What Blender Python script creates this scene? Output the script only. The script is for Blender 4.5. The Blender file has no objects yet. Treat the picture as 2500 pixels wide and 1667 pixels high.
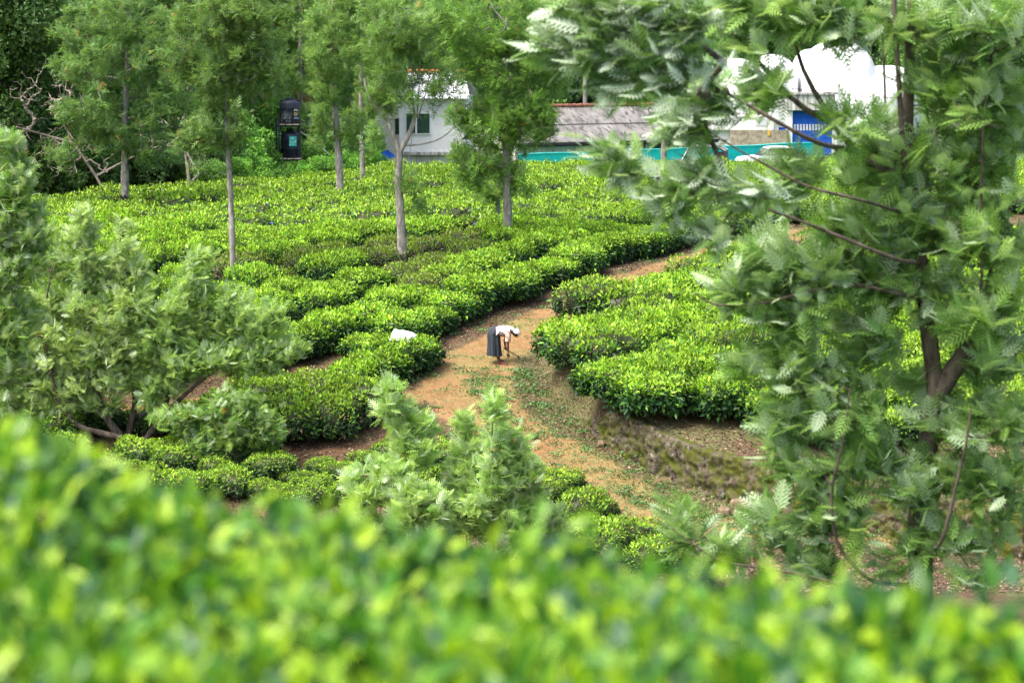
import bpy, math, random
import numpy as np
from mathutils import Vector, Matrix, noise as mnoise

R = math.radians
rng = np.random.default_rng(7)
random.seed(7)
SC = bpy.context.scene
COL = SC.collection

# ------------------------------------------------------------------ camera
F = 5903.0                      # focal length in pixels of a 2500 px wide picture (85 mm)
CAMZ = 8.35
PITCH = math.atan(733.5 / F)
cam_d = bpy.data.cameras.new('camera')
cam = bpy.data.objects.new('camera', cam_d)
COL.objects.link(cam)
cam.location = (0, 0, CAMZ)
cam.rotation_euler = (math.pi / 2 - PITCH, 0, 0)
cam_d.lens = 85
cam_d.sensor_width = 36
cam_d.clip_start = 0.05
cam_d.clip_end = 2000
cam_d.dof.use_dof = True
cam_d.dof.focus_distance = 62
cam_d.dof.aperture_fstop = 2.7
cam_d.dof.aperture_blades = 0
SC.camera = cam

# ------------------------------------------------------------------ light
SUN_EL, SUN_AZ = R(60), R(-118)       # azimuth measured from +Y towards +X
w = bpy.data.worlds.new('World')
SC.world = w
w.use_nodes = True
nt = w.node_tree
bg = nt.nodes['Background']
sky = nt.nodes.new('ShaderNodeTexSky')
sky.sky_type = 'NISHITA'
sky.sun_disc = False
sky.sun_elevation = SUN_EL
sky.sun_rotation = SUN_AZ
sky.air_density = 1.0
sky.dust_density = 6.0
sky.ozone_density = 1.0
nt.links.new(sky.outputs[0], bg.inputs[0])
bg.inputs[1].default_value = 0.15
sd = bpy.data.lights.new('sun', 'SUN')
sun = bpy.data.objects.new('sun', sd)
COL.objects.link(sun)
sd.energy = 2.1
sd.angle = R(35)
sd.color = (1.0, 0.96, 0.88)
sdir = Vector((math.sin(SUN_AZ) * math.cos(SUN_EL), math.cos(SUN_AZ) * math.cos(SUN_EL), math.sin(SUN_EL)))
sun.rotation_euler = sdir.to_track_quat('Z', 'Y').to_euler()
SC.view_settings.view_transform = 'Standard'
SC.view_settings.look = 'None'
SC.view_settings.gamma = 1
SC.view_settings.use_curve_mapping = False
SC.view_settings.exposure = 1.5
SC.cycles.use_denoising = True
SC.cycles.denoising_prefilter = 'NONE'
SC.cycles.use_adaptive_sampling = False
SC.cycles.max_bounces = 7
SC.cycles.transparent_max_bounces = 4
SC.cycles.sample_clamp_indirect = 3
SC.cycles.caustics_reflective = False
SC.cycles.caustics_refractive = False

# ------------------------------------------------------------------ helpers
def pxdir(px, py):
    cx, cy = (px - 1250) / F, -(py - 833.5) / F
    cp, sp = math.cos(PITCH), math.sin(PITCH)
    return Vector((cx, cp + cy * sp, -sp + cy * cp))

def at(px, py, Y):
    """world point seen at photo pixel (px,py) at ground distance Y"""
    d = pxdir(px, py)
    t = Y / d.y
    return Vector((d.x * t, Y, CAMZ + d.z * t))

def proj(X, Y, Z):
    X = np.asarray(X, float); Y = np.asarray(Y, float); Z = np.asarray(Z, float) - CAMZ
    cp, sp = math.cos(PITCH), math.sin(PITCH)
    dep = Y * cp - Z * sp
    up = Y * sp + Z * cp
    return 1250 + F * X / dep, 833.5 - F * up / dep

PROF = np.array([(-60, 12), (-6, 7.1), (0, 6.75), (5, 6.35), (12, 4.9), (20, 3.0), (30, 0.9), (40, -0.9), (46, -1.8),
                 (50, -2.2), (53.7, -2.1), (57, -1.2), (62, 0), (68.6, 1.37), (76.7, 1.9), (92, 2.15), (108, 2.0),
                 (117, 1.75), (123, 1.2), (150, 1.2), (168, 1.7), (200, 3.2), (230, 6.5), (270, 16), (330, 40), (430, 85), (900, 210)])
_py = np.arange(-60, 900, 0.5)
_pz = np.interp(_py, PROF[:, 0], PROF[:, 1])
_k = np.hanning(13); _k /= _k.sum()
_pz = np.convolve(np.pad(_pz, 6, mode='edge'), _k, mode='valid')
def _flat(px, py):
    d = pxdir(px, py); Ys = np.arange(44, 70, .05); t = Ys / d.y
    k = np.argmax(CAMZ + d.z * t - np.interp(Ys, _py, _pz) < 0); return (d.x * t[k], Ys[k])
WALL = [_flat(*q) for q in ((1318, 865), (1350, 940), (1400, 1010), (1450, 1068), (1510, 1118), (1600, 1165), (1700, 1207), (1800, 1240), (1900, 1268), (2100, 1310), (2500, 1375))]
WALL = np.array(WALL + [(WALL[-1][0] + 10, WALL[-1][1] - 1.2)]) + np.array([0, .28])

def wall_sd(X, Y):
    """signed distance to the line of the retaining wall, + on the bench side"""
    best = np.full(X.shape, 1e9); sg = np.zeros(X.shape)
    for (ax, ay), (bx, by) in zip(WALL[:-1], WALL[1:]):
        dx, dy = bx - ax, by - ay
        t = np.clip(((X - ax) * dx + (Y - ay) * dy) / (dx * dx + dy * dy), 0, 1)
        ex, ey = X - ax - t * dx, Y - ay - t * dy
        d = np.hypot(ex, ey)
        c = dx * ey - dy * ex
        m = d < best
        best = np.where(m, d, best); sg = np.where(m, np.sign(c), sg)
    return best * sg

def sstep(a, b, x):
    t = np.clip((x - a) / (b - a), 0, 1)
    return t * t * (3 - 2 * t)

def wob(X, Y, s, seed=0.0):
    return (np.sin(X / s * 1.3 + seed) * np.cos(Y / s * 1.1 - seed * 2) + 0.6 * np.sin((X + Y) / s * 2.3 + seed * 3)
            + 0.4 * np.cos((X * 1.7 - Y * 2.1) / s * 1.9 + seed)) / 2

def ter(X, Y):
    X = np.asarray(X, float); Y = np.asarray(Y, float)
    z = np.interp(Y, _py, _pz)
    sdv = wall_sd(X, Y)
    bench = sstep(-0.15, 0.35, sdv) * (1 - sstep(58.5, 64, Y)) * sstep(44, 50, Y)
    z = z + 0.95 * bench
    z = z + 0.10 * wob(X, Y, 3.1, 1.0) * sstep(20, 50, Y) + 0.025 * wob(X, Y, 0.6, 2.0) * sstep(30, 50, Y)
    z = z + 0.5 * wob(X, Y, 14, 4.0) * sstep(170, 220, Y)
    return z

def tz(x, y):
    return float(ter(np.array([x]), np.array([y]))[0])

def ground(px, py, lo=44, hi=125):
    """world point of the terrain seen at a photo pixel"""
    d = pxdir(px, py)
    Ys = np.arange(lo, hi, 0.05)
    t = Ys / d.y
    diff = CAMZ + d.z * t - ter(d.x * t, Ys)
    i = np.argmax(diff < 0) if (diff < 0).any() else len(Ys) - 1
    return Vector((d.x * t[i], Ys[i], tz(d.x * t[i], Ys[i])))

def inpoly(px, py, poly):
    px = np.asarray(px); py = np.asarray(py)
    c = np.zeros(px.shape, bool)
    n = len(poly)
    for i in range(n):
        x1, y1 = poly[i]; x2, y2 = poly[(i + 1) % n]
        cond = ((y1 > py) != (y2 > py))
        xi = (x2 - x1) * (py - y1) / ((y2 - y1) if y2 != y1 else 1e-9) + x1
        c ^= cond & (px < xi)
    return c

def tag(o, label=None, cat=None, group=None, kind=None):
    if label: o['label'] = label
    if cat: o['category'] = cat
    if group: o['group'] = group
    if kind: o['kind'] = kind
    return o

def thing(name, label, cat, loc=(0, 0, 0), rz=0, group=None):
    o = bpy.data.objects.new(name, None)
    COL.objects.link(o)
    o.location = loc; o.rotation_euler = (0, 0, rz)
    o.empty_display_size = 0.2
    return tag(o, label, cat, group)

def copy_tree(o, parent=None):
    c = o.copy(); COL.objects.link(c)
    if parent is not None: c.parent = parent
    for ch in list(o.children): copy_tree(ch, c)
    return c

class MB:
    """collects vertices and faces, builds one mesh object"""
    def __init__(s):
        s.V = []; s.n = 0; s.L = []; s.S = []; s.C = []; s.M = []; s.SM = []
    def add(s, V, Fc, col=(1, 1, 1), mi=0, smooth=False):
        V = np.asarray(V, float).reshape(-1, 3)
        s.V.append(V)
        col = np.asarray(col, float)
        if col.ndim == 1: col = np.tile(col[:3], (len(V), 1))
        s.C.append(col[:, :3])
        if isinstance(Fc, np.ndarray):
            s.L.append((Fc + s.n).ravel().astype(np.int32)); nf = len(Fc)
            s.S.append(np.full(nf, Fc.shape[1], np.int32))
        else:
            nf = len(Fc)
            s.L.append(np.array([i for f in Fc for i in f], np.int32) + s.n)
            s.S.append(np.array([len(f) for f in Fc], np.int32))
        s.M.append(np.full(nf, mi, np.int32)); s.SM.append(np.full(nf, smooth, bool))
        s.n += len(V)
        return s
    def mesh(s, name):
        me = bpy.data.meshes.new(name)
        V = np.concatenate(s.V); L = np.concatenate(s.L); S = np.concatenate(s.S)
        me.vertices.add(len(V)); me.vertices.foreach_set('co', V.ravel().astype(np.float32))
        me.loops.add(len(L)); me.loops.foreach_set('vertex_index', L)
        me.polygons.add(len(S))
        st = np.concatenate([[0], np.cumsum(S)[:-1]]).astype(np.int32)
        me.polygons.foreach_set('loop_start', st)
        me.polygons.foreach_set('loop_total', S)
        me.polygons.foreach_set('material_index', np.concatenate(s.M))
        me.polygons.foreach_set('use_smooth', np.concatenate(s.SM))
        a = me.attributes.new('col', 'FLOAT_COLOR', 'POINT')
        C = np.concatenate(s.C); C = np.hstack([C, np.ones((len(C), 1))])
        a.data.foreach_set('color', C.ravel().astype(np.float32))
        me.update(calc_edges=True)
        return me
    def build(s, name, mats, parent=None, loc=None):
        me = s.mesh(name)
        if not isinstance(mats, (list, tuple)): mats = [mats]
        for m in mats: me.materials.append(m)
        o = bpy.data.objects.new(name, me)
        COL.objects.link(o)
        if parent is not None: o.parent = parent
        if loc is not None: o.location = loc
        return o
    # ---- simple solids
    def box(s, x0, x1, y0, y1, z0, z1, col=(1, 1, 1), mi=0, M=None):
        V = np.array([(x0, y0, z0), (x1, y0, z0), (x1, y1, z0), (x0, y1, z0), (x0, y0, z1), (x1, y0, z1), (x1, y1, z1), (x0, y1, z1)], float)
        if M is not None: V = np.array([M @ Vector(v) for v in V])
        return s.add(V, [(0, 3, 2, 1), (4, 5, 6, 7), (0, 1, 5, 4), (1, 2, 6, 5), (2, 3, 7, 6), (3, 0, 4, 7)], col, mi)
    def tube(s, pts, rad, n=6, col=(1, 1, 1), mi=0, cap=True, smooth=True, bump=0.0):
        P = np.array([tuple(p) for p in pts], float)
        k = len(P)
        rad = np.full(k, rad, float) if np.isscalar(rad) else np.asarray(rad, float)
        T = np.gradient(P, axis=0); T /= (np.linalg.norm(T, axis=1, keepdims=True) + 1e-9)
        up = np.array([0.31, 0.17, 0.93]) if abs(T[:, 2]).mean() < 0.8 else np.array([1.0, 0.1, 0.0])
        A = np.cross(T, up); A /= (np.linalg.norm(A, axis=1, keepdims=True) + 1e-9)
        B = np.cross(T, A)
        ang = np.arange(n) * 2 * math.pi / n
        rr = rad[:, None] * np.ones((1, n))
        if bump: rr = rr * (1 + bump * (rng.random((k, n)) - 0.5))
        V = P[:, None, :] + rr[..., None] * (np.cos(ang)[None, :, None] * A[:, None, :] + np.sin(ang)[None, :, None] * B[:, None, :])
        i = np.arange(k - 1)[:, None] * n; j = np.arange(n)[None, :]; j2 = (j + 1) % n
        Fq = np.stack([i + j, i + j2, i + n + j2, i + n + j], -1).reshape(-1, 4)
        s.add(V.reshape(-1, 3), Fq, col, mi, smooth)
        if cap:
            s.add(V[0], [tuple(range(n))[::-1]], col, mi); s.add(V[-1], [tuple(range(n))], col, mi)
        return s
    def grid(s, V, col=(1, 1, 1), mi=0, smooth=True, closed=False):
        """V: (rows, cols, 3)"""
        r, c = V.shape[:2]
        i = np.arange(r - 1)[:, None] * c
        if closed:
            j = np.arange(c)[None, :]; j2 = (j + 1) % c
        else:
            j = np.arange(c - 1)[None, :]; j2 = j + 1
        Fq = np.stack([i + j, i + j2, i + c + j2, i + c + j], -1).reshape(-1, 4)
        return s.add(V.reshape(-1, 3), Fq, col, mi, smooth)

def nrmz(a):
    return a / (np.linalg.norm(a, axis=-1, keepdims=True) + 1e-9)

def cards(mb, pos, d, up, L, W, T, TF, col, mi=0, tipcol=None):
    """many small leaves: template T (k,3) (x across, y along, z out of the blade)"""
    n = len(pos); k = len(T)
    d = nrmz(d); side = nrmz(np.cross(d, up)); nn = np.cross(side, d)
    L = np.broadcast_to(L, (n,))[:, None, None]; W = np.broadcast_to(W, (n,))[:, None, None]
    V = (pos[:, None, :] + L * T[None, :, 1, None] * d[:, None, :] + W * T[None, :, 0, None] * side[:, None, :]
         + L * T[None, :, 2, None] * nn[:, None, :])
    Fa = (np.arange(n)[:, None, None] * k + TF[None]).reshape(-1, TF.shape[1])
    C = np.repeat(np.broadcast_to(col, (n, 3))[:, None, :], k, axis=1)
    if tipcol is not None:
        t = np.clip(T[:, 1], 0, 1)[None, :, None]
        C = C * (1 - t * 0.6) + np.broadcast_to(tipcol, (n, 3))[:, None, :] * t * 0.6
    mb.add(V.reshape(-1, 3), Fa, C.reshape(-1, 3), mi)

# leaf templates
T_DIA = np.array([(0, 0, 0), (.5, .45, .08), (0, 1, -.05), (-.5, .45, .08)]); F_DIA = np.array([(0, 1, 2), (0, 2, 3)])
T_QUAD = np.array([(0, 0, 0), (.5, .5, 0), (0, 1, 0), (-.5, .5, 0)]); F_QUAD = np.array([(0, 1, 2, 3)])
T_TEA = np.array([(0, 0, 0), (.3, .22, .05), (.5, .5, .07), (.32, .8, .02), (0, 1, -.1), (-.32, .8, .02), (-.5, .5, .07), (-.3, .22, .05),
                  (0, .3, .0), (0, .65, -.02)])
F_TEA = np.array([(0, 1, 8), (1, 2, 8), (2, 9, 8), (2, 3, 9), (3, 4, 9), (4, 5, 9), (5, 6, 9), (6, 8, 9), (6, 7, 8), (7, 0, 8)])

def frond_template(pairs, lobes, droop=.25, wid=.055):
    V = []; Fc = []
    def tri(a, b, c):
        if (b[0] - a[0]) * (c[1] - a[1]) - (b[1] - a[1]) * (c[0] - a[0]) < 0: a, b = b, a
        i = len(V); V.extend([a, b, c]); Fc.append((i, i + 1, i + 2))
    z = lambda t: -droop * t * t
    tri((-.015, 0, 0), (.015, 0, 0), (0, 1, z(1)))
    for i in range(pairs):
        t = .12 + .83 * i / (pairs - 1)
        l = (.42 * math.sin(math.pi * min(1, .22 + .85 * t)) + .10)
        for sg in (-1, 1):
            a = R(48 - 16 * t)
            dx, dy = math.sin(a) * sg, math.cos(a)
            ex, ey = dx * l, t + dy * l
            wv = wid
            tri((0, t - wv * .6, z(t)), (0, t + wv * .9, z(t)), (ex, ey, z(t) - l * .12))
            for q in range(lobes):
                s = .3 + .35 * q
                bx, by = dx * l * s, t + dy * l * s
                zz = z(t) - l * .12 * s
                l2 = l * (.42 - .1 * q)
                for s2 in (-1, 1):
                    a2 = a + s2 * R(38)
                    tri((bx, by - wv * .35, zz), (bx, by + wv * .35, zz), (bx + math.sin(a2) * sg * l2, by + math.cos(a2) * l2, zz - .02))
    return np.array(V, float), np.array(Fc)
T_FR0, F_FR0 = frond_template(4, 0, wid=.10)
T_FR1, F_FR1 = frond_template(6, 0, wid=.085)
T_FR2, F_FR2 = frond_template(7, 1, wid=.075)

# ------------------------------------------------------------------ materials
def newmat(name):
    m = bpy.data.materials.new(name); m.use_nodes = True
    n = m.node_tree.nodes; l = m.node_tree.links
    return m, n, l, n['Principled BSDF'], n['Material Output']

def leafmat(name, under=(.3, .38, .26), trans=.3, rough=.45, gain=1.0, undermix=.0, spec=.4, rnd=.25):
    m, n, l, b, out = newmat(name)
    at_ = n.new('ShaderNodeAttribute'); at_.attribute_name = 'col'
    oi = n.new('ShaderNodeObjectInfo')
    mp = n.new('ShaderNodeMapRange'); mp.inputs[3].default_value = gain * (1 - rnd); mp.inputs[4].default_value = gain * (1 + rnd)
    l.new(oi.outputs['Random'], mp.inputs[0])
    sc = n.new('ShaderNodeVectorMath'); sc.operation = 'SCALE'
    l.new(at_.outputs['Color'], sc.inputs[0]); l.new(mp.outputs[0], sc.inputs['Scale'])
    geo = n.new('ShaderNodeNewGeometry')
    mul = n.new('ShaderNodeMath'); mul.operation = 'MULTIPLY'; mul.inputs[1].default_value = undermix
    l.new(geo.outputs['Backfacing'], mul.inputs[0])
    mx = n.new('ShaderNodeMix'); mx.data_type = 'RGBA'
    l.new(mul.outputs[0], mx.inputs[0]); l.new(sc.outputs[0], mx.inputs[6]); mx.inputs[7].default_value = (*under, 1)
    l.new(mx.outputs[2], b.inputs['Base Color'])
    b.inputs['Roughness'].default_value = rough
    b.inputs['Specular IOR Level'].default_value = spec
    tr = n.new('ShaderNodeBsdfTranslucent')
    sc2 = n.new('ShaderNodeVectorMath'); sc2.operation = 'MULTIPLY'; sc2.inputs[1].default_value = (1.25, 1.35, .55)
    l.new(mx.outputs[2], sc2.inputs[0]); l.new(sc2.outputs[0], tr.inputs[0])
    ms = n.new('ShaderNodeMixShader'); ms.inputs[0].default_value = trans
    l.new(b.outputs[0], ms.inputs[1]); l.new(tr.outputs[0], ms.inputs[2]); l.new(ms.outputs[0], out.inputs[0])
    return m

def noisemat(name, c1, c2, scale=5, rough=.8, bump=.2, detail=6, stretch=(1, 1, 1), spec=.3, c3=None, s3=20, t3=(.55, .7), metal=0, coord='Object', t1=(.35, .65)):
    m, n, l, b, out = newmat(name)
    tc = n.new('ShaderNodeTexCoord'); mp = n.new('ShaderNodeMapping'); mp.inputs['Scale'].default_value = stretch
    l.new(tc.outputs[coord], mp.inputs[0])
    nz = n.new('ShaderNodeTexNoise'); nz.inputs['Scale'].default_value = scale; nz.inputs['Detail'].default_value = detail
    nz.inputs['Roughness'].default_value = .6
    l.new(mp.outputs[0], nz.inputs[0])
    cr = n.new('ShaderNodeValToRGB'); cr.color_ramp.elements[0].position, cr.color_ramp.elements[1].position = t1
    cr.color_ramp.elements[0].color = (*c1, 1); cr.color_ramp.elements[1].color = (*c2, 1)
    l.new(nz.outputs[0], cr.inputs[0])
    colo = cr.outputs[0]
    if c3 is not None:
        n3 = n.new('ShaderNodeTexNoise'); n3.inputs['Scale'].default_value = s3; n3.inputs['Detail'].default_value = 5
        l.new(mp.outputs[0], n3.inputs[0])
        mr = n.new('ShaderNodeMapRange'); mr.inputs[1].default_value, mr.inputs[2].default_value = t3
        l.new(n3.outputs[0], mr.inputs[0])
        mx = n.new('ShaderNodeMix'); mx.data_type = 'RGBA'; mx.inputs[7].default_value = (*c3, 1)
        l.new(mr.outputs[0], mx.inputs[0]); l.new(colo, mx.inputs[6]); colo = mx.outputs[2]
    l.new(colo, b.inputs['Base Color'])
    b.inputs['Roughness'].default_value = rough; b.inputs['Specular IOR Level'].default_value = spec; b.inputs['Metallic'].default_value = metal
    if bump:
        bp = n.new('ShaderNodeBump'); bp.inputs['Strength'].default_value = bump; bp.inputs['Distance'].default_value = .02
        l.new(nz.outputs[0], bp.inputs['Height']); l.new(bp.outputs[0], b.inputs['Normal'])
    return m

M = {}
M['tea'] = leafmat('tea_leaf', trans=.30, rough=.45, spec=.32, rnd=.12)
M['teafg'] = leafmat('tea_leaf_near', trans=.32, rough=.40, spec=.40, rnd=.05)
M['grev'] = leafmat('silky_oak_leaf', under=(.33, .43, .24), trans=.30, rough=.55, undermix=.55, rnd=.12)
M['grevsil'] = leafmat('silky_oak_leaf_near', under=(.62, .70, .60), trans=.28, rough=.42, undermix=.75, rnd=.05)
M['grevmid'] = leafmat('silky_oak_leaf_mid', under=(.50, .60, .44), trans=.30, rough=.5, undermix=.65, rnd=.05, spec=.3)
M['broad'] = leafmat('broad_leaf', trans=.25, rough=.45, rnd=.3, spec=.45)
M['bark'] = noisemat('bark', (.13, .11, .095), (.33, .31, .285), 9, .9, .6, stretch=(1, 1, .35), c3=(.42, .42, .38), s3=7, t3=(.58, .68))
M['barkdark'] = noisemat('bark_dark', (.035, .025, .02), (.13, .10, .08), 12, .9, .6, stretch=(1, 1, .35))
M['barkpale'] = noisemat('bark_pale', (.22, .19, .15), (.42, .38, .32), 9, .9, .4)
M['stem'] = noisemat('tea_stem', (.10, .075, .055), (.26, .22, .18), 20, .9, .3)
# ------------------------------------------------------------------ terrain sheet (ground + path share one grid)
def axis(lo, flo, fhi, hi, fine, grow=1.09):
    a = list(np.arange(flo, fhi + 1e-6, fine)); s = fine; x = a[-1]
    while x < hi: s = min(s * grow, 12); x += s; a.append(x)
    s = fine; x = a[0]; pre = []
    while x > lo: s = min(s * grow, 12); x -= s; pre.append(x)
    return np.array(pre[::-1] + a)
gx = axis(-260, -15, 17, 260, 0.13)
gy = axis(-60, 44, 74, 880, 0.13)
GX, GY = np.meshgrid(gx, gy)
GZ = ter(GX, GY)

MAIN = [(2150, 545), (1950, 572), (1850, 592), (1750, 618), (1600, 672), (1450, 738), (1300, 800), (1195, 862), (1130, 935), (1165, 1000), (1255, 1070),
        (1375, 1130), (1500, 1200), (1620, 1270)]
LEFT = [(1150, 935), (1000, 975), (860, 955), (700, 955), (520, 985), (300, 1010), (0, 1035), (-300, 1060)]
PM = np.array([tuple(ground(*p))[:2] for p in MAIN] + [(5.2, 51.4), (8, 49.9), (13, 48.6), (22, 47.0)])
PL = np.array([tuple(ground(*p))[:2] for p in LEFT])

def linedist(X, Y, P):
    best = np.full(X.shape, 1e9)
    for (ax, ay), (bx, by) in zip(P[:-1], P[1:]):
        dx, dy = bx - ax, by - ay
        t = np.clip(((X - ax) * dx + (Y - ay) * dy) / (dx * dx + dy * dy), 0, 1)
        best = np.minimum(best, np.hypot(X - ax - t * dx, Y - ay - t * dy))
    return best
def pathdist(X, Y):
    """negative on the trodden path"""
    X = np.asarray(X, float); Y = np.asarray(Y, float)
    wmain = 0.80 + .30 * np.exp(-((Y - 60) / 3.5) ** 2)
    d = np.minimum(linedist(X, Y, PM) - wmain, linedist(X, Y, PL) - .45)
    return d + .16 * wob(X, Y, 1.1, 5) + .07 * wob(X, Y, .35, 9)
PD = pathdist(GX, GY)
pathness = 1 - sstep(-.35, .35, PD)
nr, nc = GX.shape
V = np.stack([GX, GY, GZ], -1).reshape(-1, 3)
i = np.arange(nr - 1)[:, None] * nc; j = np.arange(nc - 1)[None, :]
FQ = np.stack([i + j, i + j + 1, i + nc + j + 1, i + nc + j], -1).reshape(-1, 4)
cd = (PD[:-1, :-1] + PD[1:, 1:] + PD[:-1, 1:] + PD[1:, :-1]).reshape(-1) / 4
colg = np.stack([pathness, sstep(119, 124, GY + .6 * wob(GX, GY, 3)) + (1 - sstep(22, 32, GY)), np.clip(sstep(63.5, 60, GY) * sstep(-3.5, -1.5, GX) * sstep(-.05, .9, (GX - np.interp(GY, np.sort(PM[7:, 1]), PM[7:, 0][np.argsort(PM[7:, 1])])) + .9), 0, 1)], -1).reshape(-1, 3)

def soilmat():
    m, n, l, b, out = newmat('soil')
    tc = n.new('ShaderNodeTexCoord')
    at_ = n.new('ShaderNodeAttribute'); at_.attribute_name = 'col'
    sp = n.new('ShaderNodeSeparateColor'); l.new(at_.outputs['Color'], sp.inputs[0])
    def nz(s, d=8, r=.6):
        q = n.new('ShaderNodeTexNoise'); q.inputs['Scale'].default_value = s; q.inputs['Detail'].default_value = d; q.inputs['Roughness'].default_value = r
        l.new(tc.outputs['Object'], q.inputs[0]); return q
    def ramp(src, *st):
        c = n.new('ShaderNodeValToRGB'); e = c.color_ramp.elements
        while len(e) < len(st): e.new(.5)
        for k, (p, cc) in enumerate(st): e[k].position = p; e[k].color = (*cc, 1)
        l.new(src, c.inputs[0]); return c.outputs[0]
    def mix(f, a, c):
        x = n.new('ShaderNodeMix'); x.data_type = 'RGBA'
        (l.new(f, x.inputs[0]) if hasattr(f, 'name') else None)
        l.new(a, x.inputs[6]); l.new(c, x.inputs[7]); return x.outputs[2]
    big, fine, vf = nz(.8), nz(7, 10, .75), nz(16, 6, .8)
    path = ramp(big.outputs[0], (.3, (.125, .064, .025)), (.5, (.19, .106, .042)), (.72, (.25, .155, .07)))
    path = mix(ramp(fine.outputs[0], (.40, (.15, .15, .15)), (.60, (.85, .85, .85))), path, ramp(vf.outputs[0], (.35, (.10, .048, .024)), (.65, (.36, .24, .115))))
    side = ramp(vf.outputs[0], (.36, (.022, .015, .009)), (.5, (.075, .047, .027)), (.62, (.17, .115, .072)))
    side = mix(ramp(big.outputs[0], (.56, (0, 0, 0)), (.72, (.8, .8, .8))), side, ramp(fine.outputs[0], (.3, (.12, .06, .03)), (.7, (.22, .125, .065))))
    # soft, broken border
    ad = n.new('ShaderNodeMath'); ad.operation = 'ADD'
    l.new(sp.outputs[0], ad.inputs[0])
    mm = n.new('ShaderNodeMath'); mm.operation = 'MULTIPLY_ADD'; mm.inputs[1].default_value = 1.1; mm.inputs[2].default_value = -.55
    l.new(fine.outputs[0], mm.inputs[0]); l.new(mm.outputs[0], ad.inputs[1])
    fac = n.new('ShaderNodeMapRange'); fac.inputs[1].default_value = .3; fac.inputs[2].default_value = .7
    l.new(ad.outputs[0], fac.inputs[0])
    c = mix(fac.outputs[0], side, path)
    # thin green film of tiny weeds
    gm = n.new('ShaderNodeMapRange'); gm.inputs[1].default_value = .47; gm.inputs[2].default_value = .58
    g2 = nz(.55, 5, .5); gb_ = n.new('ShaderNodeMath'); gb_.operation = 'MULTIPLY_ADD'; gb_.inputs[1].default_value = .10; l.new(sp.outputs[2], gb_.inputs[0]); l.new(g2.outputs[0], gb_.inputs[2]); l.new(gb_.outputs[0], gm.inputs[0])
    g3 = n.new('ShaderNodeMapRange'); g3.inputs[1].default_value = .5; g3.inputs[2].default_value = .6; l.new(nz(24, 4, .8).outputs[0], g3.inputs[0])
    gg = n.new('ShaderNodeMath'); gg.operation = 'MULTIPLY'; l.new(gm.outputs[0], gg.inputs[0]); l.new(g3.outputs[0], gg.inputs[1])
    c = mix(gg.outputs[0], c, ramp(vf.outputs[0], (.3, (.06, .11, .03)), (.7, (.15, .25, .075))))
    cl_ = n.new('ShaderNodeClamp'); l.new(sp.outputs[1], cl_.inputs[0])
    c = mix(cl_.outputs[0], c, ramp(fine.outputs[0], (.3, (.03, .06, .015)), (.5, (.06, .12, .03)), (.7, (.13, .13, .06))))
    l.new(c, b.inputs['Base Color']); b.inputs['Roughness'].default_value = .95; b.inputs['Specular IOR Level'].default_value = .15
    bp = n.new('ShaderNodeBump'); bp.inputs['Strength'].default_value = .7; bp.inputs['Distance'].default_value = .05
    l.new(fine.outputs[0], bp.inputs['Height']); l.new(bp.outputs[0], b.inputs['Normal'])
    return m
M['soil'] = soilmat()
for nm, msk in (('ground', cd >= -.12), ('path', cd < -.12)):
    f = FQ[msk]
    used, inv = np.unique(f, return_inverse=True)
    mb = MB(); mb.add(V[used], inv.reshape(-1, 4).astype(np.int64), colg[used], 0, True)
    tag(mb.build(nm, M['soil']), kind='structure')

# ------------------------------------------------------------------ stone retaining wall
def stone_blob(mb, c, r, seed, sub=2, mi=0, flat=1.0, rough=.22):
    bmx = bmesh.new(); bmesh.ops.create_icosphere(bmx, subdivisions=sub, radius=1)
    co = np.array([v.co[:] for v in bmx.verts]); fc = [tuple(v.index for v in f.verts) for f in bmx.faces]; bmx.free()
    a = np.sign(co) * np.abs(co) ** .72
    for q in range(len(a)):
        a[q] *= 1 + rough * mnoise.noise(Vector(co[q] * 1.6) + Vector((seed * 7.3, seed, 0))) + rough * .5 * mnoise.noise(Vector(co[q] * 4) + Vector((seed, 0, 3)))
    a = a * np.array(r) * np.array([1, 1, flat])
    th = seed * 2.1; cs, sn = math.cos(th), math.sin(th)
    return a, fc
import bmesh
M['wallstone'] = noisemat('mossy_stone', (.02, .017, .012), (.12, .10, .075), 9, .95, .9, c3=(.40, .42, .38), s3=6, t3=(.62, .80), spec=.08, t1=(.35, .6))
def mossify(m, col=(.065, .075, .012), s=2.6, lo=.44, hi=.56):
    n = m.node_tree.nodes; l = m.node_tree.links; b = n['Principled BSDF']
    src = b.inputs['Base Color'].links[0].from_socket
    tc = n.new('ShaderNodeTexCoord'); q = n.new('ShaderNodeTexNoise'); q.inputs['Scale'].default_value = s; q.inputs['Detail'].default_value = 9; q.inputs['Roughness'].default_value = .75
    l.new(tc.outputs['Object'], q.inputs[0])
    mr = n.new('ShaderNodeMapRange'); mr.inputs[1].default_value = lo; mr.inputs[2].default_value = hi; l.new(q.outputs[0], mr.inputs[0])
    x = n.new('ShaderNodeMix'); x.data_type = 'RGBA'; x.inputs[7].default_value = (*col, 1)
    l.new(mr.outputs[0], x.inputs[0]); l.new(src, x.inputs[6]); l.new(x.outputs[2], b.inputs['Base Color'])
mossify(M['wallstone'])
seg = np.hypot(*np.diff(WALL, axis=0).T); cum = np.concatenate([[0], np.cumsum(seg)])
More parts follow.
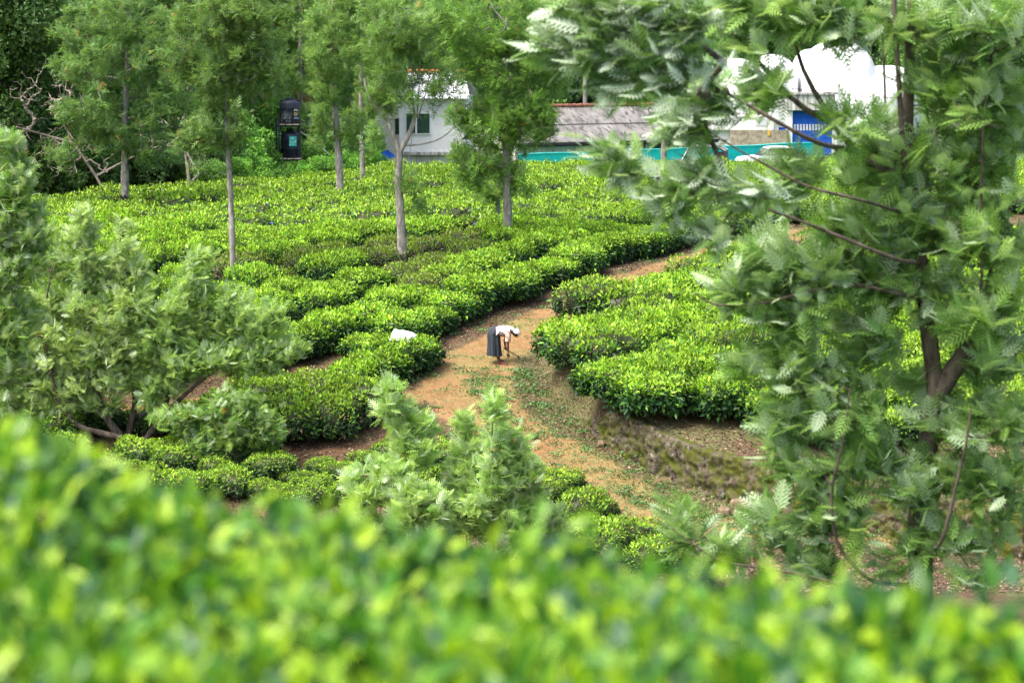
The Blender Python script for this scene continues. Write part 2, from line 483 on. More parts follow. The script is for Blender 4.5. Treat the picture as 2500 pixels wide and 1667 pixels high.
def wallface(s_, v_):
    """point of the rough face: s_ along, v_ 0 foot .. 1 crest .. 1.4 back over the top"""
    x = np.interp(s_, cum, WALL[:, 0]); y = np.interp(s_, cum, WALL[:, 1])
    x2 = np.interp(s_ + .4, cum, WALL[:, 0]); y2 = np.interp(s_ + .4, cum, WALL[:, 1])
    an = np.arctan2(y2 - y, x2 - x); ox, oy = np.sin(an), -np.cos(an)
    gr = np.clip((s_ - WS0) / 2.0, 0.05, 1)
    foot = ter(x + ox * .45, y + oy * .45)
    h = 1.0 * gr
    return x, y, ox, oy, foot, h
WS0 = cum[3] - .6
Sg, Vg = np.meshgrid(np.arange(WS0, cum[-1] - .5, .045), np.linspace(-.12, 1.45, 44))
x_, y_, ox_, oy_, foot_, h_ = wallface(Sg, Vg)
vv = np.clip(Vg, -.2, 1)
def cellrelief(s_, v_):
    """rounded stones: distance to nearest of jittered cell centres"""
    gg = np.random.default_rng(4); best = np.full(s_.shape, 9.); second = best.copy(); idv = np.zeros(s_.shape)
    for row in range(-1, 5):
        sx = row * .21
        while sx < cum[-1] + .5:
            cx = sx + gg.uniform(-.09, .09); cy = row * .245 + gg.uniform(-.07, .07); wd = gg.uniform(.7, 1.6); rid = gg.random()
            d_ = np.hypot((s_ - cx) / wd, (v_ * .92 - cy) * 1.25)
            m_ = d_ < best; second = np.where(m_, best, np.minimum(second, d_)); best = np.where(m_, d_, best); idv = np.where(m_, rid, idv)
            sx += .34 * wd
    return np.clip((second - best) / .16, 0, 1), idv
rel, rid = cellrelief(Sg, Vg)
nz_ = np.array([[mnoise.noise(Vector((a * 6, b * 6, 1))) * .5 + mnoise.noise(Vector((a * 17, b * 16, 5))) * .3 for a, b in zip(ra, rb)] for ra, rb in zip(Sg, Vg)])
off = .16 - .08 * vv + (.08 * rel ** .5 * rid + .17 * nz_ - .02) * np.clip((Sg - WS0) / 1.2, 0, 1) * np.where(Vg > 1, .4, 1)
back = np.clip(Vg - 1, 0, 1) * 1.15
off = off - back
crest = foot_ + h_
zz_ = np.where(Vg <= 1, foot_ - .12 + (h_ + .12) * vv, crest) + .05 * nz_ + np.where(Vg > 1, .04 - .14 * np.clip(Vg - 1.15, 0, 1), 0) + .05 * rel * (vv > .8) * (rid - .3)
mb = MB(); mb.grid(np.stack([x_ + ox_ * off, y_ + oy_ * off, zz_], -1), smooth=True)
tag(mb.build('retaining_wall', M['wallstone']), 'low mossy dry stone wall holding the bank beside the lower path', 'stone wall')

M['rock'] = noisemat('rock', (.09, .065, .04), (.27, .20, .125), 4, .9, .5)
def rock(px, py, r, label, seed, dz=.0, group=None):
    g = ground(px, py)
    a, fc = stone_blob(None, None, r, seed, 3, rough=.35)
    mb = MB(); mb.add(a, fc, (1, 1, 1), 0, True)
    o = mb.build('rock', M['rock']); o.location = (g.x, g.y, g.z + r[2] * .45 + dz)
    tag(o, label, 'rock', group)
rock(1808, 1262, (.22, .18, .28), 'large tan rock leaning at the foot of the mossy stone wall', 3)
rock(1768, 1258, (.13, .12, .13), 'smaller brown rock just left of the large tan rock by the wall', 8)
rock(1468, 1090, (.09, .07, .08), 'pale tan stone at the thin left end of the mossy wall', 11, .03)
rock(1548, 1100, (.11, .07, .09), 'grey upright stone standing on the crest of the mossy wall', 15, .55)
rock(1785, 1130, (.13, .08, .06), 'flat grey stone lying in leaf litter on top of the wall', 19)

# ------------------------------------------------------------------ tea bushes

def tea_mesh(seed, n, a=.78, b=.62, h=.80, leaf=.105, tmpl=(T_DIA, F_DIA), sparse=0.0, stems=True, name='tea', wild=0.0):
    g = np.random.default_rng(seed)
    def surf(dirs):
        p = 5.0
        k = (np.abs(dirs[:, 0]) ** 3.2 + np.abs(dirs[:, 1]) ** 3.2 + np.abs(dirs[:, 2]) ** 3.2) ** (-1 / 3.2)
        q = dirs * k[:, None]
        bump = 1 + .10 * np.sin(q[:, 0] * 5 + seed) * np.cos(q[:, 1] * 4.3 + seed * 1.7) + .07 * np.sin(q[:, 0] * 11 + q[:, 1] * 9 + seed * 2) + wild * .2 * np.sin(q[:, 0] * 3 + seed * 5 + q[:, 1] * 2.4)
        return q * bump[:, None]
    d = nrmz(g.normal(size=(int(n * 1.75), 3))); d = d[d[:, 2] > -.45][:n]
    q = surf(d)
    P = q * np.array([a, b, h * .52])
    P[:, 2] += h * .5
    # undercut sides
    low = np.clip((.42 - P[:, 2] / h) / .42, 0, 1)
    P[:, :2] *= (1 - .38 * low ** 1.5)[:, None]
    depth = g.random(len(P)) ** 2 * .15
    nrm = nrmz(q / np.array([a, b, h * .5]))
    tuft = .5 + .5 * np.sin(P[:, 0] * 19 + seed) * np.sin(P[:, 1] * 17 + P[:, 2] * 9 + seed * 2)
    P -= nrm * (depth - .07 * tuft - .10 * (g.random(len(P)) ** 9))[:, None]
    P[:, 2] = np.maximum(P[:, 2], .03)
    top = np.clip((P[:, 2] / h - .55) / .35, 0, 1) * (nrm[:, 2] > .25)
    dirn = nrm * .35 + g.normal(size=P.shape) * .55 + np.array([0, 0, 1]) * (.75 * top - .25 * (1 - top))[:, None]
    up = nrm + g.normal(size=P.shape) * .45 + np.array([0, 0, .6])
    L = leaf * (.5 + .9 * g.random(len(P))) * (1.12 - .3 * top)
    W = L * (.42 + .12 * g.random(len(P)))
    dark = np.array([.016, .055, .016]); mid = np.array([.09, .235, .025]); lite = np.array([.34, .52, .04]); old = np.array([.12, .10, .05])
    t = np.clip(top * .95 + g.normal(size=len(P)) * .36 - .05 - depth * 2.2, 0, 1)[:, None]  # older inner leaves darker, and shade toward the bush centre painted into the colour
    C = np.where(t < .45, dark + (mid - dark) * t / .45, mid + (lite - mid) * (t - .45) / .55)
    # flush patches vary
    pn = .5 + .5 * np.sin(P[:, 0] * 7 + seed * 3) * np.sin(P[:, 1] * 6 + seed)
    C *= (.7 + .6 * pn)[:, None]
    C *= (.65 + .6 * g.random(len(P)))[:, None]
    if sparse:
        keep = g.random(len(P)) > sparse * .45
        P, dirn, up, L, W, C = P[keep], dirn[keep], up[keep], L[keep], W[keep], C[keep]
        C = C * (1 - .35 * sparse) + old * .25 * sparse
        br = g.random(len(P)) < .14 * sparse
        C[br] = np.array([.20, .15, .10])
    mb = MB()
    # twig mass that fills the inside
    if tmpl[0] is not T_QUAD or True:
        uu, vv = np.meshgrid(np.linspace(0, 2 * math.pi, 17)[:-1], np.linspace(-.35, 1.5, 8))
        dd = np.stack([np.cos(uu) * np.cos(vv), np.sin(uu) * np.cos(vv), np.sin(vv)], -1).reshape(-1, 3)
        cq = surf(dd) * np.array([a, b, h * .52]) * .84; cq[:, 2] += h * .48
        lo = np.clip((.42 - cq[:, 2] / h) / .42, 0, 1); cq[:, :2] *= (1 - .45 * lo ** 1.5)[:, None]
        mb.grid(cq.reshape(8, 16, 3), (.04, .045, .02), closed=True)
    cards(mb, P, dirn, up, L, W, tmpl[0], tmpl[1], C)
    me_f = mb.mesh(name)
    ms = None
    if stems:
        mb = MB()
        for k in range(9):
            an = g.random() * 6.28; r0 = .05 + .1 * g.random(); r1 = .25 + .35 * g.random()
            p0 = (math.cos(an) * r0, math.sin(an) * r0, -.08); p2 = (math.cos(an) * r1 * a * 1.2, math.sin(an) * r1, h * .55)
            p1 = ((p0[0] + p2[0]) / 2 + g.normal() * .06, (p0[1] + p2[1]) / 2 + g.normal() * .06, h * .2)
            mb.tube([p0, p1, p2], [.028, .018, .010], 5)
            for q_ in range(2):
                an2 = an + g.normal() * .8
                mb.tube([p1, (p1[0] + math.cos(an2) * .22, p1[1] + math.sin(an2) * .22, p1[2] + .2)], [.010, .005], 4)
        ms = mb.mesh(name + '_stem'); ms.materials.append(M['stem'])
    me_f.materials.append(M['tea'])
    return me_f, ms

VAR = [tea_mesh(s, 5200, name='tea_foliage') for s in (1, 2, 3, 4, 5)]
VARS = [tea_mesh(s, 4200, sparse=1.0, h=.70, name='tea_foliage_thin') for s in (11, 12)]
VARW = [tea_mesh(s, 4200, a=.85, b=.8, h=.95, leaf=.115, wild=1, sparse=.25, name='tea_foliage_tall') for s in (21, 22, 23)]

TH_Y, TH_A = [58, 63, 67, 80, 90], [R(44), R(50), R(60), R(58), R(54)]
thy = np.interp(np.arange(40, 260, .5), TH_Y, TH_A)
ints = np.concatenate([[0], np.cumsum(.5 / np.tan(thy))[:-1]]); ints -= np.interp(62, np.arange(40, 260, .5), ints)
YY = np.arange(40, 260, .5)
PF = [(-500, 560), (100, 528), (600, 487), (1000, 446), (1300, 440), (2800, 436), (2800, 510), (2050, 535), (1870, 560), (1760, 588), (1690, 604), (1560, 645),
      (1400, 718), (1180, 790), (1060, 835), (1010, 890), (955, 915), (880, 905), (740, 890), (600, 915), (300, 950), (-500, 1000)]
PR = [(1385, 842), (1440, 797), (1565, 750), (1700, 710), (1800, 675), (2000, 645), (2800, 600), (2800, 1120), (2100, 1090), (1900, 1065), (1750, 1055), (1640, 1030),
      (1520, 1005), (1445, 945), (1395, 885), (1385, 860)]
pts = []
for x0 in np.arange(-75, 75, 1.86):
    Y = 52 + rng.random() * 1.1
    rowk = int(round((x0 + 75) / 1.86))
    while Y < 122:
        X = x0 + np.interp(Y, YY, ints) + .55 * wob(np.array(x0 * 3.), np.array(Y), 6, 3) + .12 * rng.normal()
        th = float(np.interp(Y, TH_Y, TH_A))
        z = tz(X, Y)
        px, py = proj(X, Y, z)
        kind = None
        if -120 < px < 2620:
            if inpoly(px, py, PF): kind = 'field'
            elif inpoly(px, py, PR): kind = 'bench'
        if kind and rng.random() > .025 and (kind == 'bench' or pathdist(X, Y) > .42):
            pts.append((Y, float(X), z, th, kind, float(px), float(py), rowk))
        Y += (1.22 + .12 * rng.normal()) * math.sin(th)
print('tea plants', len(pts))
pts.sort()
roots = {}
def proto_bush(me_f, me_s):
    o = thing('tea_bush', 'x', 'tea bush')
    f = bpy.data.objects.new('foliage', me_f); COL.objects.link(f); f.parent = o
    s = bpy.data.objects.new('stems', me_s); COL.objects.link(s); s.parent = o
    return o
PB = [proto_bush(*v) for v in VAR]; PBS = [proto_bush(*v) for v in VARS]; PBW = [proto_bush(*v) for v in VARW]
first = {}
def put_bush(proto, x, y, z, rz, sc, label, group=None):
    o = proto if proto.name not in first else copy_tree(proto)
    first[proto.name] = 1
    o.location = (x, y, z); o.rotation_euler = (0, 0, rz); o.scale = sc
    if group is None and 'group' in o: del o['group']
    tag(o, label, 'tea bush', group)
    return o
def sparse_here(px, py):
    a = math.exp(-(((px - 870) / 300) ** 2 + ((py - 690) / 55) ** 2)) + math.exp(-(((px - 1080) / 140) ** 2 + ((py - 640) / 40) ** 2))
    return rng.random() < a * .75

N_IND = 262
near = pts[:]
near_ind, far_pts = [], []
cnt = 0
for p in pts:
    if cnt < N_IND and -60 < p[5] < 2560: near_ind.append(p); cnt += 1
    else: far_pts.append(p)
WORDS = 'first second third fourth fifth sixth seventh eighth ninth tenth eleventh twelfth thirteenth fourteenth fifteenth sixteenth seventeenth eighteenth nineteenth twentieth'.split()
def word(k): return WORDS[k - 1] if k <= 20 else ('twenty-' + WORDS[k - 21] if k < 30 else 'thirtieth' if k == 30 else ('thirty-' + WORDS[k - 31] if k < 40 else 'fortieth' if k == 40 else 'forty-' + WORDS[k - 41]))
rowsF = sorted({p[7] for p in near_ind if p[4] == 'field'}, reverse=True); rowsB = sorted({p[7] for p in near_ind if p[4] == 'bench'})
ordn = {}
def rowlabel(p):
    rk = (rowsF if p[4] == 'field' else rowsB).index(p[7]) + 1
    ordn[(p[4], p[7])] = ordn.get((p[4], p[7]), 0) + 1
    return word(rk), word(ordn[(p[4], p[7])])
for pt_ in near_ind:
    (Y, X, z, th, kind, px, py, _r) = pt_
    rw, nw = rowlabel(pt_)
    flip = math.pi * int(rng.random() * 2)
    s = (1.0 + .12 * rng.normal(), 1.0 + .10 * rng.normal(), .98 + .13 * rng.normal())
    if kind == 'bench':
        pr = PB[int(rng.integers(5))] if rng.random() < .7 else PBW[int(rng.integers(3))]
        s = (1.08 * s[0], 1.18 * s[1], 1.1 * s[2])
        lab, grp = 'rounded tea bush, %s up the %s row on the bank right of the path' % (nw, rw), 'tea bushes on the bank right of the path'
    elif sparse_here(px, py):
        pr = PBS[int(rng.integers(2))]; lab, grp = 'thin dull tea bush, %s up the %s row left of the path' % (nw, rw), 'thin tea bushes in the worn patch'
        s = (1.05 * s[0], 1.0 * s[1], s[2])
    else:
        pr = PB[int(rng.integers(5))]; lab, grp = 'clipped bright tea bush, %s up the %s row left of the path' % (nw, rw), 'tea bushes in the rows left of the path'
    put_bush(pr, X, Y, z - .03, th + flip, s, lab, grp)

# rows farther up the field: past the 300 that show largest, one object
LOW = []
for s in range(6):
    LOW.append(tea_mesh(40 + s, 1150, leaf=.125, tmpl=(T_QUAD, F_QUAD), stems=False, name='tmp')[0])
def arrs(me):
    v = np.empty(len(me.vertices) * 3, np.float32); me.vertices.foreach_get('co', v)
    c = np.empty(len(me.vertices) * 4, np.float32); me.attributes['col'].data.foreach_get('color', c)
    lv = np.empty(len(me.loops), np.int32); me.loops.foreach_get('vertex_index', lv)
    return v.reshape(-1, 3), c.reshape(-1, 4)[:, :3], lv.reshape(-1, 4)
LOWA = [arrs(m) for m in LOW]
for m_ in LOW: bpy.data.meshes.remove(m_)
mb = MB()
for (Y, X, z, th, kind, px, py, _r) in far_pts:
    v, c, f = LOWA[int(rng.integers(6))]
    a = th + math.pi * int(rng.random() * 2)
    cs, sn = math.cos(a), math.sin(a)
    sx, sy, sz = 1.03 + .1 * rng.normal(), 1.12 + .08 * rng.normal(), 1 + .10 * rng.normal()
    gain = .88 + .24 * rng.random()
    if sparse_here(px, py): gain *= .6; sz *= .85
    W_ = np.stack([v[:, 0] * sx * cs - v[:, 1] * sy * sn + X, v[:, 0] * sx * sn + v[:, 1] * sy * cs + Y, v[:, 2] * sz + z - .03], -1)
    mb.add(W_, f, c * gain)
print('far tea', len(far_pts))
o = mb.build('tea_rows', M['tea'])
tag(o, 'dense clipped tea rows covering the far upper part of the hillside', 'tea plants', kind='stuff')

def bush_at(px, py, pr, sc, label, rz=None, dz=-.03, group=None):
    g_ = ground(px, py)
    return put_bush(pr, g_.x, g_.y, g_.z + dz, rng.random() * 6.28 if rz is None else rz, sc, label, group)
bush_at(868, 962, PB[1], (.82, .86, .95), 'small round tea bush standing alone at the fork of the two dirt paths', .5)
SACKB = bush_at(985, 905, PB[3], (1.15, 1.15, 1.0), 'tea bush at the row end that carries the white sack', R(46))
bush_at(920, 935, PB[0], (1.0, 1.0, .9), 'tea bush just below the white sack, overhanging the path', R(46))
for px, py, lab in ((680, 1062, 'dark leafy tea bush at the left of the block below the side path'), (765, 1072, 'lowest tea bush of the block below the side path'),
                    (745, 1012, 'tea bush in the middle of the block below the side path'), (830, 1040, 'tea bush near the right end of the block below the side path'),
                    (880, 1016, 'rightmost tea bush of the block below the side path'), (650, 1012, 'tea bush beside the drooping low branches, below the side path'),
                    (590, 1060, 'tea bush half hidden behind the low fern-leaved branches')):
    bush_at(px, py, PBW[int(rng.integers(3))], (1.0, 1.0, .95), lab)
for px, py, s, lab in ((1350, 1215, .72, 'small yellow green tea bush at the near edge of the lower path'), (1310, 1250, .8, 'tea bush close behind the tall fern-leaved sapling at right'), (1430, 1280, .8, 'tea bush between the saplings and the lower path'),
                  (1520, 1360, .85, 'tea bush lowest down the near edge of the lower path'), (1440, 1370, .8, 'tea bush just above the blurred hedge, left of the lower path'), (1600, 1400, .7, 'tea bush rising over the blurred hedge by the orange path'),
                  (1030, 1150, .75, 'tea bush behind the leftmost tall sapling'), (1000, 1220, .8, 'tea bush at the foot of the leftmost tall sapling'),
                  (1150, 1190, .7, 'tea bush behind the cluster of saplings, nearest the path'), (900, 1150, .5, 'scrubby small tea bush on brown soil below the block'),
                  (830, 1175, .5, 'scrubby small tea bush just above the blurred hedge, at left'), (960, 1120, .5, 'scrubby tea bush left of the leftmost tall sapling')):
    bush_at(px, py, PBW[int(rng.integers(3))], (s, s, s * .9), lab)

# ------------------------------------------------------------------ foreground hedge (real leaves, a couple of metres away)
def fg_top(x, y):
    return np.interp(x, [-1.8, -1.08, -.54, 0, .45, 1.05, 1.8], [7.69, 7.555, 7.355, 7.318, 7.342, 7.28, 7.23]) + .018 * np.sin(x * 4.1 + y * 2) + .018 * np.sin(y * 5.3 - x * 3) + .02 * np.sin(x * 11 + y * 9)
def fg_far(x): return 4.75 - .35 * x + .07 * np.sin(x * 5.2 + 1) + .05 * np.sin(x * 12)
def fg_bush(x0, x1, n, seed, label):
    g = np.random.default_rng(seed)
    x = g.uniform(x0 - .08, x1 + .08, n); y = 1.7 + g.random(n) ** .8 * 3.4
    yf = fg_far(x)
    over = y - yf
    z = fg_top(x, y)
    edge = np.clip((over + .25) / .5, 0, 1)
    keep = over < .25
    z = z - edge ** 2 * .55 * g.random(n) - g.random(n) ** 2 * .19
    sp = g.random(n) < .05
    z = z + sp * g.random(n) * .03 * (1 - edge)
    x, y, z, edge, sp = x[keep], y[keep], z[keep], edge[keep], sp[keep]
    n = len(x)
    P = np.stack([x, y, z], -1)
    d = g.normal(size=(n, 3)) * .6 + np.array([0, 0, .55]) + np.array([0, .7, 0]) * edge[:, None]
    up = g.normal(size=(n, 3)) * .5 + np.array([0, -.35, .8])
    L = .057 * (.7 + .7 * g.random(n)); W = L * .44
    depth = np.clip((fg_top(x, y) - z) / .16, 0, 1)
    t = np.clip(.60 - depth * .9 + g.normal(size=n) * .26, 0, 1)[:, None]  # lower layers coloured darker: shade of the gaps put into the leaves
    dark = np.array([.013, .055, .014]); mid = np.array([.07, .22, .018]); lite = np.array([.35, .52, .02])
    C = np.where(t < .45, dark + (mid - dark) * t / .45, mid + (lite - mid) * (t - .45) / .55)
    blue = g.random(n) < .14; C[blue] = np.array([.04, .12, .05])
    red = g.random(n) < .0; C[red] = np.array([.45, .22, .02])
    mb = MB()
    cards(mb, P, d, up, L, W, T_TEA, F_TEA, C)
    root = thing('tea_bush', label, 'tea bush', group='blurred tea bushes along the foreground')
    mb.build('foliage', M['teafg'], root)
    mb = MB()
    for k in range(26):
        bx = g.uniform(x0, x1); by = g.uniform(1.9, 4.2)
        b0 = ((x0 + x1) / 2 + g.normal() * .08, by + g.normal() * .2, tz((x0 + x1) / 2, by) - .1)
        tp = (bx, by, float(fg_top(bx, by)) - .07)
        md = ((b0[0] + tp[0]) / 2 + g.normal() * .05, (b0[1] + tp[1]) / 2, b0[2] + .3)
        mb.tube([b0, md, tp], [.022, .012, .003], 5)
    mb.build('stems', M['stem'], root)
    return root
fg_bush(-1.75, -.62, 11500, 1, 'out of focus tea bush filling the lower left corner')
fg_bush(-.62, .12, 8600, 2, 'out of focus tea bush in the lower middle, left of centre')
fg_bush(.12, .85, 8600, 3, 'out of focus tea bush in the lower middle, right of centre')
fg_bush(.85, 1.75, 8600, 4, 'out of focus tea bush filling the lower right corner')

# ------------------------------------------------------------------ weeds, leaf litter, pebbles
def scatter(n, xr, yr, test):
    X = rng.uniform(*xr, n); Y = rng.uniform(*yr, n)
    k = test(X, Y); return X[k], Y[k]
def vis(X, Y):
    px, py = proj(X, Y, ter(X, Y)); return (px > -60) & (px < 2560) & (py < 1560)
X, Y = scatter(230000, (-15, 15), (40, 84), lambda X, Y: vis(X, Y) & (pathdist(X, Y) > rng.normal(size=len(X)) * .18 + .12) & (rng.random(len(X)) < .7))
Z = ter(X, Y) + .012
n_ = len(X)
P = np.stack([X, Y, Z], -1)
d = rng.normal(size=(n_, 3)) * np.array([1, 1, .3]); up = np.array([0, 0, 1.0]) + rng.normal(size=(n_, 3)) * .35
cc = np.array([(.09, .05, .032), (.19, .12, .085), (.05, .028, .018), (.30, .215, .165), (.13, .062, .032)])[rng.integers(0, 5, n_)]
mb = MB(); cards(mb, P, d, up, rng.uniform(.06, .12, n_), rng.uniform(.03, .055, n_), T_DIA, F_DIA, cc)
M['dry'] = leafmat('dry_leaf', trans=.1, rough=.7, rnd=0)
tag(mb.build('leaf_litter', M['dry']), 'brown dry leaves strewn on the soil under the tea bushes and along the path edges', 'leaf litter', kind='stuff')

# weeds: small rosettes
def weedmask(X, Y):
    pd = pathdist(X, Y)
    a = .5 + .5 * wob(X, Y, 1.6, 7)
    dens = np.where(pd < 0, .15 + .55 * (a > .62), .35 + .4 * (a > .5)) * (pd < 1.0) * (pd > -1.6)
    low = (Y < 62) & (Y > 50) & (X > -4)
    strip = low & (X > np.interp(Y, np.sort(PM[7:, 1]), PM[7:, 0][np.argsort(PM[7:, 1])]) + .1) & (pd < .7)
    dens = np.where(strip, .95, dens * np.where(low, .8, .3))
    return rng.random(len(X)) < dens
X, Y = scatter(42000, (-14, 14), (48, 84), lambda X, Y: vis(X, Y) & weedmask(X, Y))
mb = MB(); PP, DD, LL, CC = [], [], [], []
for x, y, z in zip(X, Y, ter(X, Y)):
    big = rng.random() < .12
    k = int(rng.integers(9, 17)) * (3 if big else 1); r = .12 * (1.8 if big else 1)
    o_ = rng.normal(size=(k, 3)) * np.array([r * .7, r * .7, 0]); 
    PP.append(np.array([x, y, z + .005]) + o_)
    dd = rng.normal(size=(k, 3)); dd[:, 2] = np.abs(dd[:, 2]) * .6 + .25; DD.append(dd)
    LL.append(np.full(k, .05 if not big else .085) * rng.uniform(.7, 1.3, k))
    g0 = np.array([.10, .20, .055]) * rng.uniform(.7, 1.35)
    CC.append(np.tile(g0, (k, 1)) * rng.uniform(.7, 1.3, (k, 1)))
PP, DD, LL, CC = map(np.concatenate, (PP, DD, LL, CC))
cards(mb, PP, DD, np.array([0, 0, 1.0]) + rng.normal(size=PP.shape) * .3, LL, LL * .5, T_DIA, F_DIA, CC)
tag(mb.build('weeds', M['broad']), 'low green weeds sprouting over the dirt path and its edges', 'weeds', kind='stuff')

X, Y = scatter(1500, (-12, 12), (48, 80), lambda X, Y: vis(X, Y) & (pathdist(X, Y) < .6))
mb = MB()
ico = bmesh.new(); bmesh.ops.create_icosphere(ico, subdivisions=1, radius=1)
ic = np.array([v.co[:] for v in ico.verts]); ifc = np.array([[v.index for v in f.verts] for f in ico.faces]); ico.free()
for x, y, z in zip(X, Y, ter(X, Y)):
    s = rng.uniform(.008, .03) if rng.random() > .05 else .05
    mb.add(ic * s * rng.uniform(.6, 1.3, (1, 3)) * np.array([1, 1, .6]) + np.array([x, y, z + s * .2]), ifc, rng.uniform(.5, 1.2) * np.array([.40, .28, .18]), 0, True)
tag(mb.build('pebbles', M['dry']), 'small pebbles and clods scattered on the dirt path', 'pebbles', kind='stuff')

# scrub on the near bank, lower left
for px, py, s, lab in ((120, 1075, .9, 'leafy bush behind the stems of the big feathery tree, near the left edge'), (235, 1050, .8, 'low leafy bush behind the stems of the big feathery tree'), (400, 1060, .8, 'low leafy bush between the two feathery trees at left'), (30, 1060, .9, 'leafy bush hugging the left edge beside the side path'), (500, 1050, .85, 'leafy bush right of the leaning feathery tree, below the side path'), (40, 1120, .9, 'leafy bush low at the left edge, just above the blurred hedge'), (150, 1130, .8, 'leafy bush under the big feathery young tree, left of its stems'), (420, 1150, .8, 'dark leafy bush under the feathery trees, right of their stems'),
                       (520, 1165, .6, 'small leafy bush on the brown bank below the drooping branches'), (730, 1190, .45, 'scrubby bush alone on the brown bank at left'), (650, 1215, .5, 'low bush just above the blurred hedge, below the tea block'),
                       (780, 1150, .4, 'tiny bush on the brown bank below the tea block'), (250, 1180, .8, 'leafy bush below the stems of the big feathery young tree')):
    bush_at(px, py, PBW[int(rng.integers(3))], (s, s, s * .8), lab)
for k, (px, py, s) in enumerate(((350, 1140, .8), (330, 1200, .8), (455, 1215, .75), (560, 1205, .7), (585, 1130, .8), (660, 1165, .7), (480, 1120, .8), (740, 1240, .6), (850, 1225, .55), (770, 1205, .5), (170, 1200, .8))):
    bush_at(px, py, PBW[int(rng.integers(3))], (s, s, s * .8), 'low bush on the near bank behind the blurred hedge, %s filler' % word(k + 1), group='low bushes on the near bank behind the blurred hedge')
_f = sorted([o for o in COL.objects if o.get('label', '').endswith('filler')], key=lambda o: o.location.x / o.location.y)
for k, o in enumerate(_f): o['label'] = 'low bush on the near bank behind the blurred hedge, %s from left' % word(k + 1)
# ------------------------------------------------------------------ trees
def resample(P, step):
    P = np.array([tuple(p) for p in P], float)
    # smooth with catmull-like interpolation
    seg = np.linalg.norm(np.diff(P, axis=0), axis=1); c = np.concatenate([[0], np.cumsum(seg)])
    n = max(2, int(c[-1] / step) + 1)
    s = np.linspace(0, c[-1], n)
    Q = np.stack([np.interp(s, c, P[:, k]) for k in range(3)], -1)
    if n > 4:
        for _ in range(2): Q[1:-1] = (Q[:-2] + 2 * Q[1:-1] + Q[2:]) / 4
    return Q, s / c[-1]

